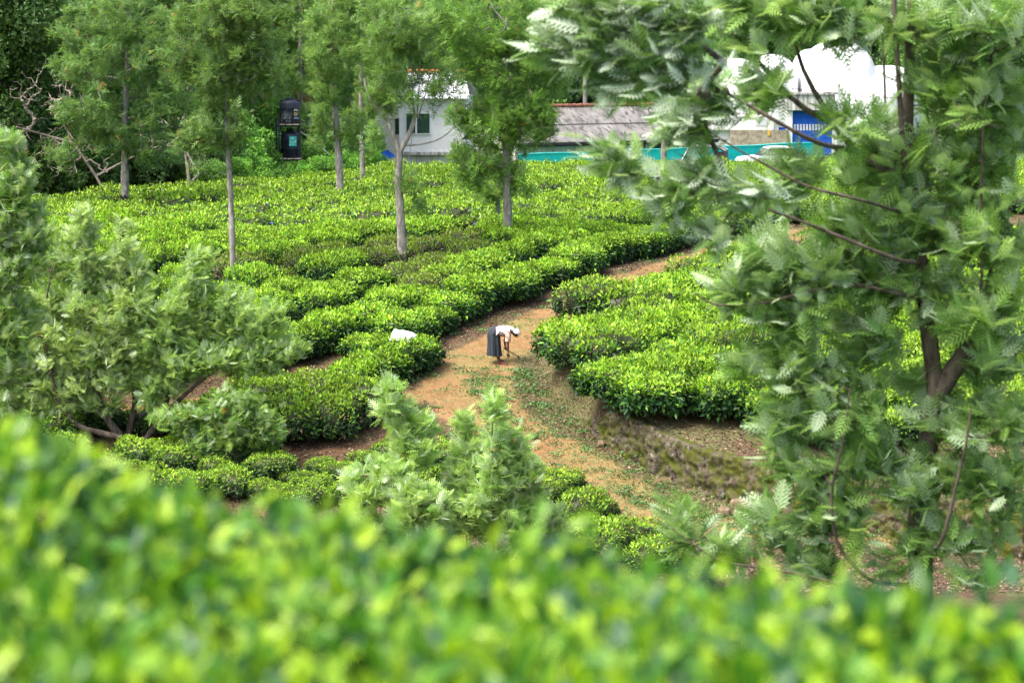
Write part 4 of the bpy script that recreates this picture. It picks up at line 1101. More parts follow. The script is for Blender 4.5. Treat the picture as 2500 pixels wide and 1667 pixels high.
VT = {
    'dark': [broad_mesh(s, 2.0, 13.5, 4.6, 26000, .19, DG0, DG1, 90) for s in (1, 2)],
    'green': [broad_mesh(s, 2.5, 12, 3.8, 24000, .18, BG0, BG1, 80) for s in (3, 4, 5)],
    'ferny': [grev_mesh(s, 3.0, 13, 2.6, 8500, fl=.34) for s in (6, 7)],
    'tall': [broad_mesh(s, 8.0, 17, 3.4, 9000, .30, (.03, .075, .03), (.08, .15, .05), 60) for s in (8, 9)],
    'shrub': [broad_mesh(s, .1, 2.6, 1.7, 9000, .14, (.06, .19, .022), (.20, .42, .05), 46, shell=.7) for s in (10, 11, 12)],
    'darkshrub': [broad_mesh(s, .1, 3.0, 1.9, 7000, .17, (.03, .085, .02), (.10, .20, .035), 40, shell=.7) for s in (13, 14)],
    'limegrass': [broad_mesh(15, .1, 3.2, 1.6, 6000, .34, (.06, .15, .02), (.22, .36, .05), 30)],
}
def plant(kind, X, Y, s=1.0, label='', cat='tree', name='broadleaf_tree', group=None, z=None, sz=None):
    me, mt = VT[kind][int(rng.integers(len(VT[kind])))]
    r = thing(name, label, cat, (X, Y, tz(X, Y) if z is None else z), rng.random() * 6.28, group)
    s_ = s * (1 + .08 * rng.normal()); r.scale = (s_, s_, (sz or 1) * s_)
    for nm, m_ in (('crown' if cat == 'tree' else 'foliage', me), ('trunk' if cat == 'tree' else 'stems', mt)):
        o = bpy.data.objects.new(nm, m_); COL.objects.link(o); o.parent = r
    return r
def pX(px, Y): return (px - 1250) / F * Y
# left wood
for px, Y in ((-120, 93), (-40, 99), (30, 95), (90, 103), (-60, 112)):
    plant('dark', pX(px, Y), Y, 1.0, 'dense very dark green tree in the upper left corner', group='dark trees in the upper left corner')
for px, Y, s in ((140, 112, 1), (250, 108, .95), (345, 113, 1), (210, 122, 1.1), (400, 119, 1.05), (60, 122, 1.1), (460, 125, 1.0)):
    plant('dark', pX(px, Y), Y, s, 'dark green tree in the shaded wood behind the bare branches', group='dark trees behind the bare branches')
for px, Y, s in ((520, 120, .9), (700, 128, 1.0), (640, 138, 1.1), (760, 136, .95), (560, 140, 1.1), (850, 144, 1.0), (770, 150, 1.15), (480, 142, 1.15)):
    plant('green', pX(px, Y), Y, s, 'mid green leafy tree in the wood behind the water tanks', group='leafy trees behind the water tanks')
for px, Y, s in ((620, 117, .85), (735, 124, 1.0), (470, 110, .85), (665, 130, 1.0), (850, 132, 1.0), (560, 126, 1.0)):
    plant('ferny', pX(px, Y), Y, s, 'feathery light green tree in the wood round the water tanks', name='silky_oak_tree', group='feathery trees round the water tanks')
# behind the houses
for px, Y, s in ((930, 150, .95), (1020, 153, 1.0), (1110, 150, .95), (1190, 147, 1.0), (1270, 150, 1.0), (1060, 162, 1.2), (1200, 163, 1.2), (1330, 164, 1.1)):
    plant('green', pX(px, Y), Y, s, 'leafy green tree rising behind the white house', group='leafy trees behind the white house')
for px, Y, s in ((980, 146, .8), (1150, 145, .85), (1090, 158, 1.1), (1310, 147, .8)):
    plant('ferny', pX(px, Y), Y, s, 'feathery tree showing over the roof of the white house', name='silky_oak_tree', group='feathery trees behind the white house')
for px, Y, s in ((1370, 154, .75), (1450, 157, .8), (1530, 154, .75), (1600, 157, .8), (1660, 160, .75)):
    plant('dark', pX(px, Y), Y, s, 'dark tree right behind the corrugated roof', group='dark trees behind the corrugated roof')
for px, Y, s in ((1420, 166, 1.1), (1510, 170, 1.1), (1590, 167, 1.0), (1690, 158, .72), (1720, 168, .8), (1650, 176, 1.0)):
    plant('green', pX(px, Y), Y, s, 'bright green tree between corrugated roof and domes', group='bright trees left of the white domes')
for px, Y, s in ((2280, 160, 1), (2400, 155, 1), (2520, 160, 1.1), (2340, 170, 1.2), (2450, 172, 1.2), (2230, 172, .9)):
    plant('green', pX(px, Y), Y, s, 'leafy tree right of the white domes', group='leafy trees right of the white domes')
# far hillside
hg = np.random.default_rng(77)
for k in range(150):
    Y = 205 + 120 * hg.random() ** 1.2
    px = hg.uniform(-100, 2600) if k % 2 else hg.uniform(1640, 2260)
    kd = 'tall' if hg.random() < .45 else ('dark' if hg.random() < .5 else 'green')
    if hg.random() < .5 and not (1650 < px < 2250): continue
    plant(kd, pX(px, Y), Y, hg.uniform(.75, 1.15), {'tall': 'far slender trunked tree on the bluish hillside', 'dark': 'far dark rounded tree on the bluish hillside', 'green': 'far mid green tree on the bluish hillside'}[kd],
          group={'tall': 'slender trees on the far hillside', 'dark': 'dark trees on the far hillside', 'green': 'green trees on the far hillside'}[kd])
# shrubs along the back edge of the tea
for px, Y, s, kd in ((500, 101, .6, 'shrub'), (550, 103, .6, 'shrub'), (600, 104, .6, 'shrub'), (645, 107, .32, 'shrub'), (690, 108, .34, 'shrub'), (740, 109, .42, 'shrub'), (790, 110, .5, 'shrub'), (575, 109, 1.0, 'shrub'), (615, 113, .8, 'shrub'),
                     (775, 116, .8, 'shrub'), (520, 110, 1.3, 'shrub'), (840, 113, .5, 'shrub'), (615, 118, 1.7, 'shrub'), (715, 112.2, .42, 'shrub'), (560, 117, 1.8, 'shrub'), (870, 124, 1.1, 'shrub')):
    plant(kd, pX(px, Y), Y, s, 'bright leafy shrub at the tea field edge by the water tanks', 'shrub', 'leafy_shrub', 'bright shrubs round the water tanks')
for px, Y, s in ((120, 93, .9), (190, 95, 1.0), (250, 99, 1.0), (320, 100, 1.0), (380, 101, .9), (430, 102, .9), (150, 99, 1.3), (290, 104, 1.3), (370, 106, 1.4), (60, 93, 1.1), (480, 104, 1.0), (450, 108, 1.4)):
    plant('darkshrub', pX(px, Y), Y, s, 'dark undergrowth shrub beneath the bare pale branches', 'shrub', 'leafy_shrub', 'dark shrubs under the bare branches')
plant('limegrass', pX(760, 118), 118, .8, 'yellow green long-leaved clump just right of the water tanks', 'shrub', 'long_leaved_shrub')
for px, Y, s in ((2040, 122, .55), (2090, 123, .6), (2010, 124, .5)):
    plant('shrub', pX(px, Y), Y, s, 'small flowering shrub at the foot of the blue shutter', 'shrub', 'leafy_shrub', 'small shrubs by the blue shutter')
for px, Y, s in ((1360, 148, 1.2), (1420, 150, 1.1), (1500, 150, 1.3), (1570, 151, 1.3), (1640, 152, 1.2), (1700, 154, 1.0), (1290, 145, 1.2)):
    plant('darkshrub', pX(px, Y), Y, s * 1.3, 'dark glossy shrub directly behind the corrugated roof', 'shrub', 'leafy_shrub', 'dark shrubs behind the corrugated roof')

# labels that tell the members of a group of background plants apart: counted from the left as seen in the photo
_o = {}
for o in list(COL.objects):
    if o.parent is None and o.get('group') and o.get('category') in ('tree', 'shrub') and o.get('group') not in ('silky oak trees standing in the tea',):
        _o.setdefault(o['group'], []).append(o)
for g_, l_ in _o.items():
    if 2 <= len(l_) <= 48:
        l_.sort(key=lambda o: o.location.x / o.location.y)
        for k, o in enumerate(l_): o['label'] = o['label'] + ', ' + word(k + 1) + ' from left'
# ------------------------------------------------------------------ buildings and things at the back
M['white'] = noisemat('whitewash', (.70, .71, .70), (.84, .84, .83), 1.2, .8, .1, c3=(.50, .50, .46), s3=2.2, t3=(.60, .80))
M['whitedirty'] = noisemat('whitewash_stained', (.52, .52, .50), (.80, .80, .79), 2.0, .85, .1, stretch=(1, 1, .35), c3=(.30, .30, .27), s3=5, t3=(.58, .74))
M['dome'] = noisemat('dome_sheet', (.58, .60, .62), (.70, .71, .72), .7, .6, .05, c3=(.42, .43, .42), s3=1.3, t3=(.6, .8))
M['concrete'] = noisemat('weathered_concrete', (.16, .16, .15), (.58, .57, .54), 3.2, .9, .25, stretch=(2.2, 1, .25), t1=(.38, .62))
M['turq'] = noisemat('turquoise_paint', (.0, .42, .40), (.01, .52, .48), 1.5, .7, .08, c3=(.03, .38, .36), s3=4, t3=(.6, .75))
M['cement'] = noisemat('fibre_cement_roof', (.085, .083, .08), (.21, .205, .20), 1.6, .85, .15, stretch=(1.2, .4, 1), c3=(.055, .052, .05), s3=3.5, t3=(.5, .66))
M['tilered'] = noisemat('clay_ridge', (.08, .04, .03), (.26, .10, .06), 5, .85, .2)
M['tileorange'] = noisemat('orange_ridge', (.55, .17, .06), (.65, .27, .12), 4, .8, .1)
M['whiteroof'] = noisemat('white_roof_sheet', (.60, .62, .64), (.72, .72, .73), 1, .5, .05)
M['gutter'] = noisemat('dark_gutter', (.02, .018, .018), (.06, .05, .05), 3, .5, .05)
M['blue'] = noisemat('blue_shutter', (.006, .07, .38), (.012, .11, .50), 2, .5, .05)
M['blueplastic'] = noisemat('blue_sheet', (.01, .09, .50), (.03, .17, .66), 2, .4, .1)
M['darkglass'] = noisemat('dark_glass', (.015, .022, .02), (.04, .055, .05), 2, .25, .0, spec=.5)
M['greenshutter'] = noisemat('green_shutter', (.015, .045, .03), (.03, .075, .05), 4, .5, .1)
M['metalwhite'] = noisemat('white_metal', (.66, .67, .68), (.80, .80, .80), 5, .45, .0)
M['metaldark'] = noisemat('dark_steel', (.012, .016, .028), (.035, .042, .06), 8, .45, .1)
M['tank'] = noisemat('black_tank', (.008, .012, .022), (.02, .026, .042), 3, .38, .05, stretch=(1, 1, .3))
M['tankfaded'] = noisemat('black_tank_faded', (.012, .018, .03), (.035, .045, .06), 3, .5, .05, stretch=(3, 3, .25))
M['plank'] = noisemat('pale_plank', (.50, .40, .27), (.74, .64, .48), 6, .8, .1)
M['yellowwall'] = noisemat('faded_yellow_wall', (.30, .25, .08), (.50, .43, .16), 2.5, .9, .2, c3=(.12, .11, .05), s3=4)
M['darkroof'] = noisemat('dark_sheet_roof', (.03, .022, .02), (.09, .06, .05), 4, .8, .2)
M['rust'] = noisemat('rusty_red', (.30, .07, .03), (.5, .16, .08), 5, .7, .2)

def local(x, y, rz): return thing
def profile_strip(mb, xs, zs, y0, y1, col=(1, 1, 1), mi=0): pass

# --- white house
def white_house():
    Y = 135.0; s = Y / F
    X = lambda px: (px - 1250) * s
    Z = lambda py: at(1250, py, Y).z
    r = thing('white_house', 'white two level house with orange roof ridge half hidden behind the forked tree', 'house', (X(1040), Y, 1.2), R(-4))
    ox, oz = X(1040), 1.2
    L = lambda px: X(px) - ox
    H = lambda py: Z(py) - oz
    mb = MB()
    mb.box(L(975), L(1135), 0, 5.5, H(372), H(236))
    mb.box(L(905), L(974.5), 1.6, 5.5, -.3, H(262))
    mb.build('upper_wall', M['white'], r)
    mb = MB(); mb.box(L(985), L(1185), -.05 + .1, 5.0, -.4, H(373)); mb.build('lower_wall', M['whitedirty'], r)
    mb = MB(); mb.box(L(972), L(1120), -.35, .04, H(378), H(371)); mb.build('ledge', M['concrete'], r)
    # roof: corrugated, front slope
    mb = MB()
    nx = 90; xs0 = np.linspace(L(964), L(1150), nx); xs1 = np.linspace(L(985), L(1126), nx)
    zz = .035 * np.sin(np.linspace(0, 1, nx) * 2 * math.pi * 30)
    a = np.stack([xs0, np.full(nx, -.55), H(240) + zz], -1); b_ = np.stack([xs1, np.full(nx, 2.7), H(178) + zz], -1)
    c_ = np.stack([xs0, np.full(nx, 6.0), H(240) + zz], -1)
    mb.grid(np.stack([a, (a + b_) / 2, b_]), smooth=False); mb.grid(np.stack([b_, (c_ + b_) / 2, c_]), smooth=False)
    rf = mb.build('roof', M['whiteroof'], r)
    mb = MB()
    for k in range(18):
        x0 = L(983) + k * (L(1128) - L(983)) / 18
        mb.tube([(x0, 2.7, H(176)), (x0 + .22, 2.7, H(176))], [.10, .125], 8)
    mb.build('ridge_tiles', M['tileorange'], rf)
    for (x0, x1, y0, y1) in ((993, 1015, 278, 326), (1019, 1050, 278, 326), (957, 972, 292, 332)):
        mb = MB(); yy = -.05 if x0 > 975 else 1.55
        mb.box(L(x0), L(x1), yy, yy + .04, H(y1), H(y0)); w_ = mb.build('window', M['greenshutter'], r)
        mb = MB()
        for q0, q1, u0, u1 in ((x0 - 2, x0, y0 - 2, y1 + 2), (x1, x1 + 2, y0 - 2, y1 + 2)):
            mb.box(L(q0), L(q1), yy - .04, yy + .045, H(u1), H(u0))
        mb.box(L(x0), L(x1), yy - .04, yy + .045, H(y0), H(y0 - 2)); mb.box(L(x0), L(x1), yy - .04, yy + .045, H(y1 + 2), H(y1))
        mb.build('window_frame', M['metalwhite'], w_)
    mb = MB(); mb.box(L(1116), L(1121), -.03, .02, H(367), H(345)); mb.build('vent', M['darkglass'], r)
white_house()

def lean_sheet(label):
    Y = 131.0; P = [at(905, 375, Y), at(948, 366, Y), at(968, 381, Y - 1.2), at(915, 394, Y - 1.2)]
    r = thing('blue_shed_roof', label, 'shed', P[3])
    B = np.array(P[3]); P = [np.array(p) - B for p in P]
    n = 26; t = np.linspace(0, 1, n)[:, None]
    back = P[0] + (P[1] - P[0]) * t; front = P[3] + (P[2] - P[3]) * t
    back[:, 2] += .04 * np.sin(np.arange(n) * math.pi / 1.6); front[:, 2] += .04 * np.sin(np.arange(n) * math.pi / 1.6)
    mb = MB(); mb.grid(np.stack([front, (front + back) / 2, back]), smooth=False); mb.grid(np.stack([front, back]) - np.array([0, 0, .03]), smooth=False)
    mb.build('roof_sheet', M['blueplastic'], r)
    mb = MB()
    for p in P: mb.tube([(p[0], p[1], p[2] - .02), (p[0], p[1], 1.0 - B[2])], .04, 6)
    mb.build('posts', M['metaldark'], r)
lean_sheet('bright blue sheet roof on posts at the left corner of the white house')

# --- long house with corrugated roof (turned 30 degrees)
def long_house():
    Y0 = 129.5
    g0 = at(1322, 347, Y0)
    a = R(30); r = thing('corrugated_roof_house', 'long low white house under a grey brown corrugated roof with dark gutter', 'house', (g0.x, g0.y, 1.0), a)
    ez = g0.z - 1.0; Lr = 11.4; wr = 2.9; rise = 1.78
    X0 = -1.6
    mb = MB(); n = 380
    xs = np.linspace(X0, Lr, n); cz = .028 * np.cos((xs - X0) / .15 * 2 * math.pi)
    def strip(y0, z0, y1, z1):
        A = np.stack([xs, np.full(n, y0), z0 + cz], -1); B_ = np.stack([xs, np.full(n, y1), z1 + cz], -1)
        mb.grid(np.stack([A, B_]), smooth=True)
    ml = .47
    strip(-.12, ez - .03, wr * ml + .06, ez + rise * ml + .01); strip(wr * ml, ez + rise * ml + .035, wr, ez + rise)
    strip(wr, ez + rise, 2 * wr + .1, ez - .05)
    rf = mb.build('roof', M['cement'], r)
    mb = MB()
    x = X0
    while x < Lr - .2:
        mb.tube([(x, wr, ez + rise + .02), (x + .44, wr, ez + rise + .035)], [.105, .13], 8); x += .42
    mb.build('ridge_tiles', M['tilered'], rf)
    mb = MB(); mb.box(X0, Lr, -.26, -.13, ez - .17, ez - .04); mb.box(X0, Lr, -.124, -.09, ez - .26, ez - .075); mb.build('gutter', M['gutter'], r)
    mb = MB(); mb.box(X0 + .3, Lr - .2, .55, 2 * wr - .5, -.5, ez - .02); 
    for x_, s_ in ((X0 + .3, 1), (Lr - .2, -1)):
        mb.add(np.array([(x_, .3, ez - .02), (x_, 2 * wr - .3, ez - .02), (x_, wr, ez + rise - .12)]), [(0, 1, 2)])
    mb.build('wall', M['whitedirty'], r)
    # dark door opening with brown frame and posts of the verandah
    for x0, x1, m_, nm in ((6.25, 6.55, 'greenshutter', 'door'), (6.60, 6.95, 'tilered', 'door'), (9.1, 9.7, 'darkglass', 'window'), (10.1, 10.7, 'darkglass', 'window'), (7.4, 8.6, 'darkglass', 'window')):
        mb = MB(); mb.box(x0, x1, .49, .54, .0 if nm == 'door' else .7, ez - .25); mb.build(nm, M[m_], r)
    for x0 in (8.9, 9.9, 10.85):
        mb = MB(); mb.box(x0, x0 + .14, -.02, .12, -.3, ez - .28); mb.build('post', M['metalwhite'], r)
    # dark cloths hanging against the wall
    for x0, w_, sl in ((4.9, .42, .14), (3.55, .22, -.1), (.1, .6, .05)):
        mb = MB()
        u = np.linspace(0, 1, 8)
        top = np.stack([x0 + w_ * u, np.full(8, .43), ez - .62 - sl * (1 - u) * 1.0 - .02 * np.sin(u * 9)], -1); bot = top + np.array([0.03, -.03, -.50])
        mid_ = (top + bot) / 2 + np.stack([0 * u, .03 * np.sin(u * 14), 0 * u], -1)
        mb.grid(np.stack([top, mid_, bot]), smooth=True)
        mb.grid(np.stack([top, mid_, bot]) + np.array([0, .012, 0]), smooth=True)
        o = mb.build('cloth', M['navy'] if 'navy' in M else M['gutter']); o.matrix_world = Matrix.Translation((g0.x, g0.y, 1.0)) @ Matrix.Rotation(a, 4, 'Z')
        tag(o, {4.9: 'dark navy cloth hanging tilted on the white wall right of the dead stump', 3.55: 'small dark blue cloth peeping over the turquoise wall', .1: 'black cloth hanging on the white wall at the left end of the turquoise wall'}[x0], 'cloth')
M['navy'] = noisemat('navy_cloth', (.01, .015, .05), (.02, .03, .09), 5, .8, .1)
long_house()

def turquoise_wall():
    A = at(1268, 379, 126.2); B_ = at(2010, 349, 134.5)
    r = thing('boundary_wall', 'long low turquoise painted wall in front of the corrugated roof house', 'wall', (A.x, A.y, 1.0))
    n = 40; t = np.linspace(0, 1, n)
    d = np.array([B_.x - A.x, B_.y - A.y]); Lw = np.hypot(*d); nx_, ny_ = -d[1] / Lw, d[0] / Lw
    zt = (A.z - 1) + (B_.z - A.z) * t + .02 * np.sin(t * 23)
    X = d[0] * t; Yy = d[1] * t
    def w_(o, z): return np.stack([X + nx_ * o, Yy + ny_ * o, z], -1)
    mb = MB(); mb.grid(np.stack([w_(0, 0 * t - .5), w_(0, zt), w_(.16, zt), w_(.16, 0 * t - .5)]), smooth=False)
    mb.build('wall_face', M['turq'], r)
    mb = MB(); mb.grid(np.stack([w_(-.03, zt + .003), w_(-.03, zt + .05), w_(.19, zt + .05), w_(.19, zt + .003)]), smooth=False)
    mb.build('coping', M['turqlight'], r)
M['turqlight'] = noisemat('turquoise_light', (.03, .52, .48), (.08, .60, .55), 2, .7, .05)
turquoise_wall()

# --- white domes
def dome_house():
    Y = 146.0
    def P(px, py, y=Y): return at(px, py, y)
    o = P(1960, 389); o.z = 1.2
    r = thing('domed_building', 'cluster of large white rounded domes behind a big blue roller shutter', 'building', tuple(o))
    def dome(px, top, hw, y, base_py, deep=3.2, ribs=0, nm='dome'):
        c = P(px, top, y); s = y / F; a = hw * s; zb = P(px, base_py, y).z; h = c.z - zb
        u = np.linspace(0, 2 * math.pi, 49)[:-1]; v = np.linspace(0, math.pi / 2, 16)
        U, Vv = np.meshgrid(u, v)
        e = .55
        cu, su = np.sign(np.cos(U)) * np.abs(np.cos(U)) ** .8, np.sign(np.sin(U)) * np.abs(np.sin(U)) ** .8
        rr = np.cos(Vv) ** .8 * (1 + (.012 * np.cos(U * 24) if ribs else 0))
        G = np.stack([c.x - o.x + a * rr * cu, y - o.y + deep * rr * su, zb - o.z + h * np.sin(Vv) ** .9], -1)
        mb = MB(); mb.grid(G, closed=True)
        zl = G[0].copy(); zl[:, 2] = -.4
        mb.grid(np.stack([zl, G[0]]), closed=True, smooth=True)
        mb.build(nm, M['dome'], r)
    dome(1797, 143, 62, 151, 215, 3.0); dome(1885, 133, 62, 152.5, 215, 3.0); dome(2045, 100, 92, 152, 215, 4.0, 1); dome(1980, 120, 50, 155, 215, 3.0); dome(2165, 160, 80, 152, 240, 3.4)
    dome(1885, 205, 46, 148.2, 285, 1.5, nm='front_dome'); dome(2128, 194, 68, 148.4, 290, 1.7, nm='front_dome'); dome(2010, 196, 40, 149.5, 260, 1.4, nm='front_dome')
    X = lambda px: (px - 1250) * Y / F - o.x
    H = lambda py: P(1960, py).z - o.z
    mb = MB(); mb.box(X(1740), X(1918), .9, 5, -.4, H(282)); mb.box(X(2034), X(2220), .9, 5, -.4, H(282)); mb.box(X(1918), X(2034), 1.0, 5, 0, H(240)); mb.build('wall', M['white'], r)
    mb = MB(); mb.box(X(1740), X(1890), .6, .895, H(318), H(286)); mb.build('parapet', M['white'], r)
    mb = MB(); mb.box(X(1920), X(2036), .2, .99, H(270), H(232)); mb.box(X(1914), X(2042), .1, 1.0, H(231.7), H(226)); mb.build('lintel', M['concrete'], r)
    # roller shutter with slots
    def shutter(x0, x1, y0, y1, slots):
        mb = MB(); n = int((y1 - y0) / 3.1)
        zs = np.linspace(H(y1), H(y0), n * 6); yy = .62 + .03 * np.abs(np.sin(np.linspace(0, n * math.pi, n * 6)))
        G = np.stack([np.stack([np.full_like(zs, x), yy, zs], -1) for x in np.linspace(X(x0), X(x1), 3)])
        mb.grid(G, smooth=False)
        sh = mb.build('roller_shutter', M['blue'], r)
        if slots:
            for i in range(12):
                mb = MB()
                for j in range(5):
                    cx = X(x0) + (i + .8) * (X(x1) - X(x0)) / 13; cz = H(306 + j * 3.1)
                    mb.box(cx - .055, cx + .055, .600, .618, cz - .028, cz + .028)
                mb.build('slot_column', M['metalwhite'], sh)
    shutter(1935, 2032, 270, 396, True); shutter(1902, 1919, 312, 392, False)
    for q0, q1, q2, q3, q4 in ((1919.5, 1934.5, .45, .98, 271), (2032.5, 2044, .45, .98, 271), (1893, 1901.5, .5, .89, 296)):
        mb = MB(); mb.box(X(q0), X(q1), q2, q3, -.3, H(q4)); mb.build('pillar', M['metalwhite'], r)
    mb = MB(); mb.box(X(1876), X(1904), .1, .45, H(296), H(291)); mb.build('awning', M['whitedirty'], r)
    mb = MB(); mb.box(X(2059), X(2073), .3, .6, H(269), H(247)); q = mb.build('box', M['darkglass'], r)
    mb = MB(); mb.box(X(2060), X(2100), .2, .89, H(311), H(298)); mb.build('awning', M['white'], r)
    mb = MB(); mb.box(X(1783), X(1925), .3, .59, -.3, H(318.5)); mb.build('lower_wall', M['brickdull'], r)
    mb = MB(); mb.box(X(1874), X(1879), .24, .29, H(332), H(320)); mb.build('sign_plate', M['yellowsign'], r)
    for x0, x1, y0, y1 in ((1845, 1872, 291, 308),):
        mb = MB(); mb.box(X(x0), X(x1), .55, .598, H(y1), H(y0)); mb.build('panel', M['panelgrey'], r)
M['brickdull'] = noisemat('dull_block_wall', (.20, .17, .12), (.40, .35, .27), 4, .9, .2)
M['yellowsign'] = noisemat('yellow_sign', (.65, .35, .02), (.75, .45, .04), 3, .5, 0)
M['panelgrey'] = noisemat('grey_panel', (.45, .47, .52), (.55, .57, .60), 2, .4, 0)
dome_house()
# cable with small flags/bulbs in front of the domes
Yc = 144.5
pts_ = [at(1790, 196, Yc), at(1870, 210, Yc), at(1990, 222, Yc), at(2080, 232, Yc), at(2240, 244, Yc), at(2420, 248, Yc)]
r_ = thing('overhead_cable', 'thin dark cable strung across the white domes', 'cable', pts_[0])
Q, _s = resample(pts_, .5); Q = Q - np.array(pts_[0])
mb = MB(); mb.tube(Q, .012, 5); mb.build('wire', M['gutter'], r_)
mb = MB()
for p in Q[::1]: mb.box(p[0] - .03, p[0] + .03, p[1] - .02, p[1] + .02, p[2] - .07, p[2] - .012)
mb.build('bulbs', M['gutter'], r_)

# --- utility pole, dish, dead stump
gp = at(1428, 252, 141)
mb = MB(); mb.tube([(0, 0, 0), (0, 0, 4), (.02, 0, 8.5)], [.13, .115, .09], 10)
o = mb.build('utility_pole', M['bark']); o.location = (gp.x, 141, 1.0); tag(o, 'grey round pole rising behind the ridge of the corrugated roof', 'pole')
def dish():
    c = at(1486, 243, 137.2); r = thing('satellite_dish', 'small white satellite dish on the clay ridge of the corrugated roof', 'satellite dish', c)
    u = np.linspace(0, 2 * math.pi, 25)[:-1]; v = np.linspace(0, 1, 7); U, Vv = np.meshgrid(u, v)
    G = np.stack([.42 * Vv * np.cos(U), .42 * Vv * np.sin(U), .14 * Vv ** 2], -1)
    Mx = Matrix.Rotation(R(-68), 4, 'Y') @ Matrix.Rotation(R(25), 4, 'X')
    def tr(G): return np.array([[(Mx @ Vector(p))[:] for p in row] for row in G])
    mb = MB(); T = tr(G) + np.array([.12, 0, .35]); mb.grid(T, closed=True); mb.grid(T + np.array([.012, 0, 0]), closed=True); mb.build('bowl', M['metalwhite'], r)
    mb = MB(); mb.tube([(.15, 0, .3), (.02, 0, .02), (-.05, 0, -.25)], .025, 6); mb.tube([(.12, 0, .05), (-.2, 0, .08), (-.42, 0, .22)], .016, 6); mb.tube([(.1, .1, .0), (-.3, .05, .12)], .012, 6); mb.build('arm', M['metalwhite'], r)
    mb = MB(); mb.tube([(-.40, 0, .18), (-.47, 0, .28)], [.035, .05], 8); mb.build('receiver', M['metalwhite'], r)
dish()
def stump():
    g_ = at(1549, 400, 124); z = tz(g_.x, 124); r = thing('pollarded_stump', 'thin pale stump with a stubby crown of shoots before the turquoise wall', 'stump', (g_.x, 124, z - .05))
    h = at(1549, 376, 124).z - z
    mb = MB(); mb.tube([(0, 0, -.2), (.02, 0, h * .6), (0, 0, h)], [.06, .05, .08], 8, bump=.2)
    for k in range(7):
        an = k * .9; mb.tube([(0, 0, h - .05), (.1 * math.cos(an), .1 * math.sin(an), h + .05), (.17 * math.cos(an), .17 * math.sin(an), h + .17)], [.035, .028, .01], 5)
    mb.build('trunk', M['barkpale'], r)
    g = np.random.default_rng(3); n = 90; Pq = g.normal(size=(n, 3)) * np.array([.13, .13, .06]) + np.array([0, 0, h + .16])
    mb = MB(); cards(mb, Pq, g.normal(size=(n, 3)) + np.array([0, 0, .6]), g.normal(size=(n, 3)) + np.array([0, 0, 1.]), .12, .05, T_DIA, F_DIA, np.array([.16, .24, .06])); mb.build('leaves', M['broad'], r)
stump()

# --- three wheeler
M['tukred'] = noisemat('orange_red_paint', (.55, .085, .025), (.62, .12, .04), 3, .35, 0, spec=.5)
M['canopy'] = noisemat('grey_canopy', (.035, .037, .045), (.075, .078, .09), 4, .6, .2)
M['canopylight'] = noisemat('pale_canopy_trim', (.30, .30, .34), (.45, .45, .48), 4, .55, .1)
M['tyre'] = noisemat('tyre', (.012, .012, .012), (.03, .03, .03), 6, .85, .1)
def prism(mb, prof, y0, y1, col=(1, 1, 1), smooth=False):
    prof = np.array(prof, float); n = len(prof)
    a = np.stack([prof[:, 0], np.full(n, y0), prof[:, 1]], -1); b = np.stack([prof[:, 0], np.full(n, y1), prof[:, 1]], -1)
    mb.add(np.concatenate([a, b]), [tuple(range(n)), tuple(range(2 * n - 1, n - 1, -1))] + [(i, i + n, (i + 1) % n + n, (i + 1) % n) for i in range(n)], col)
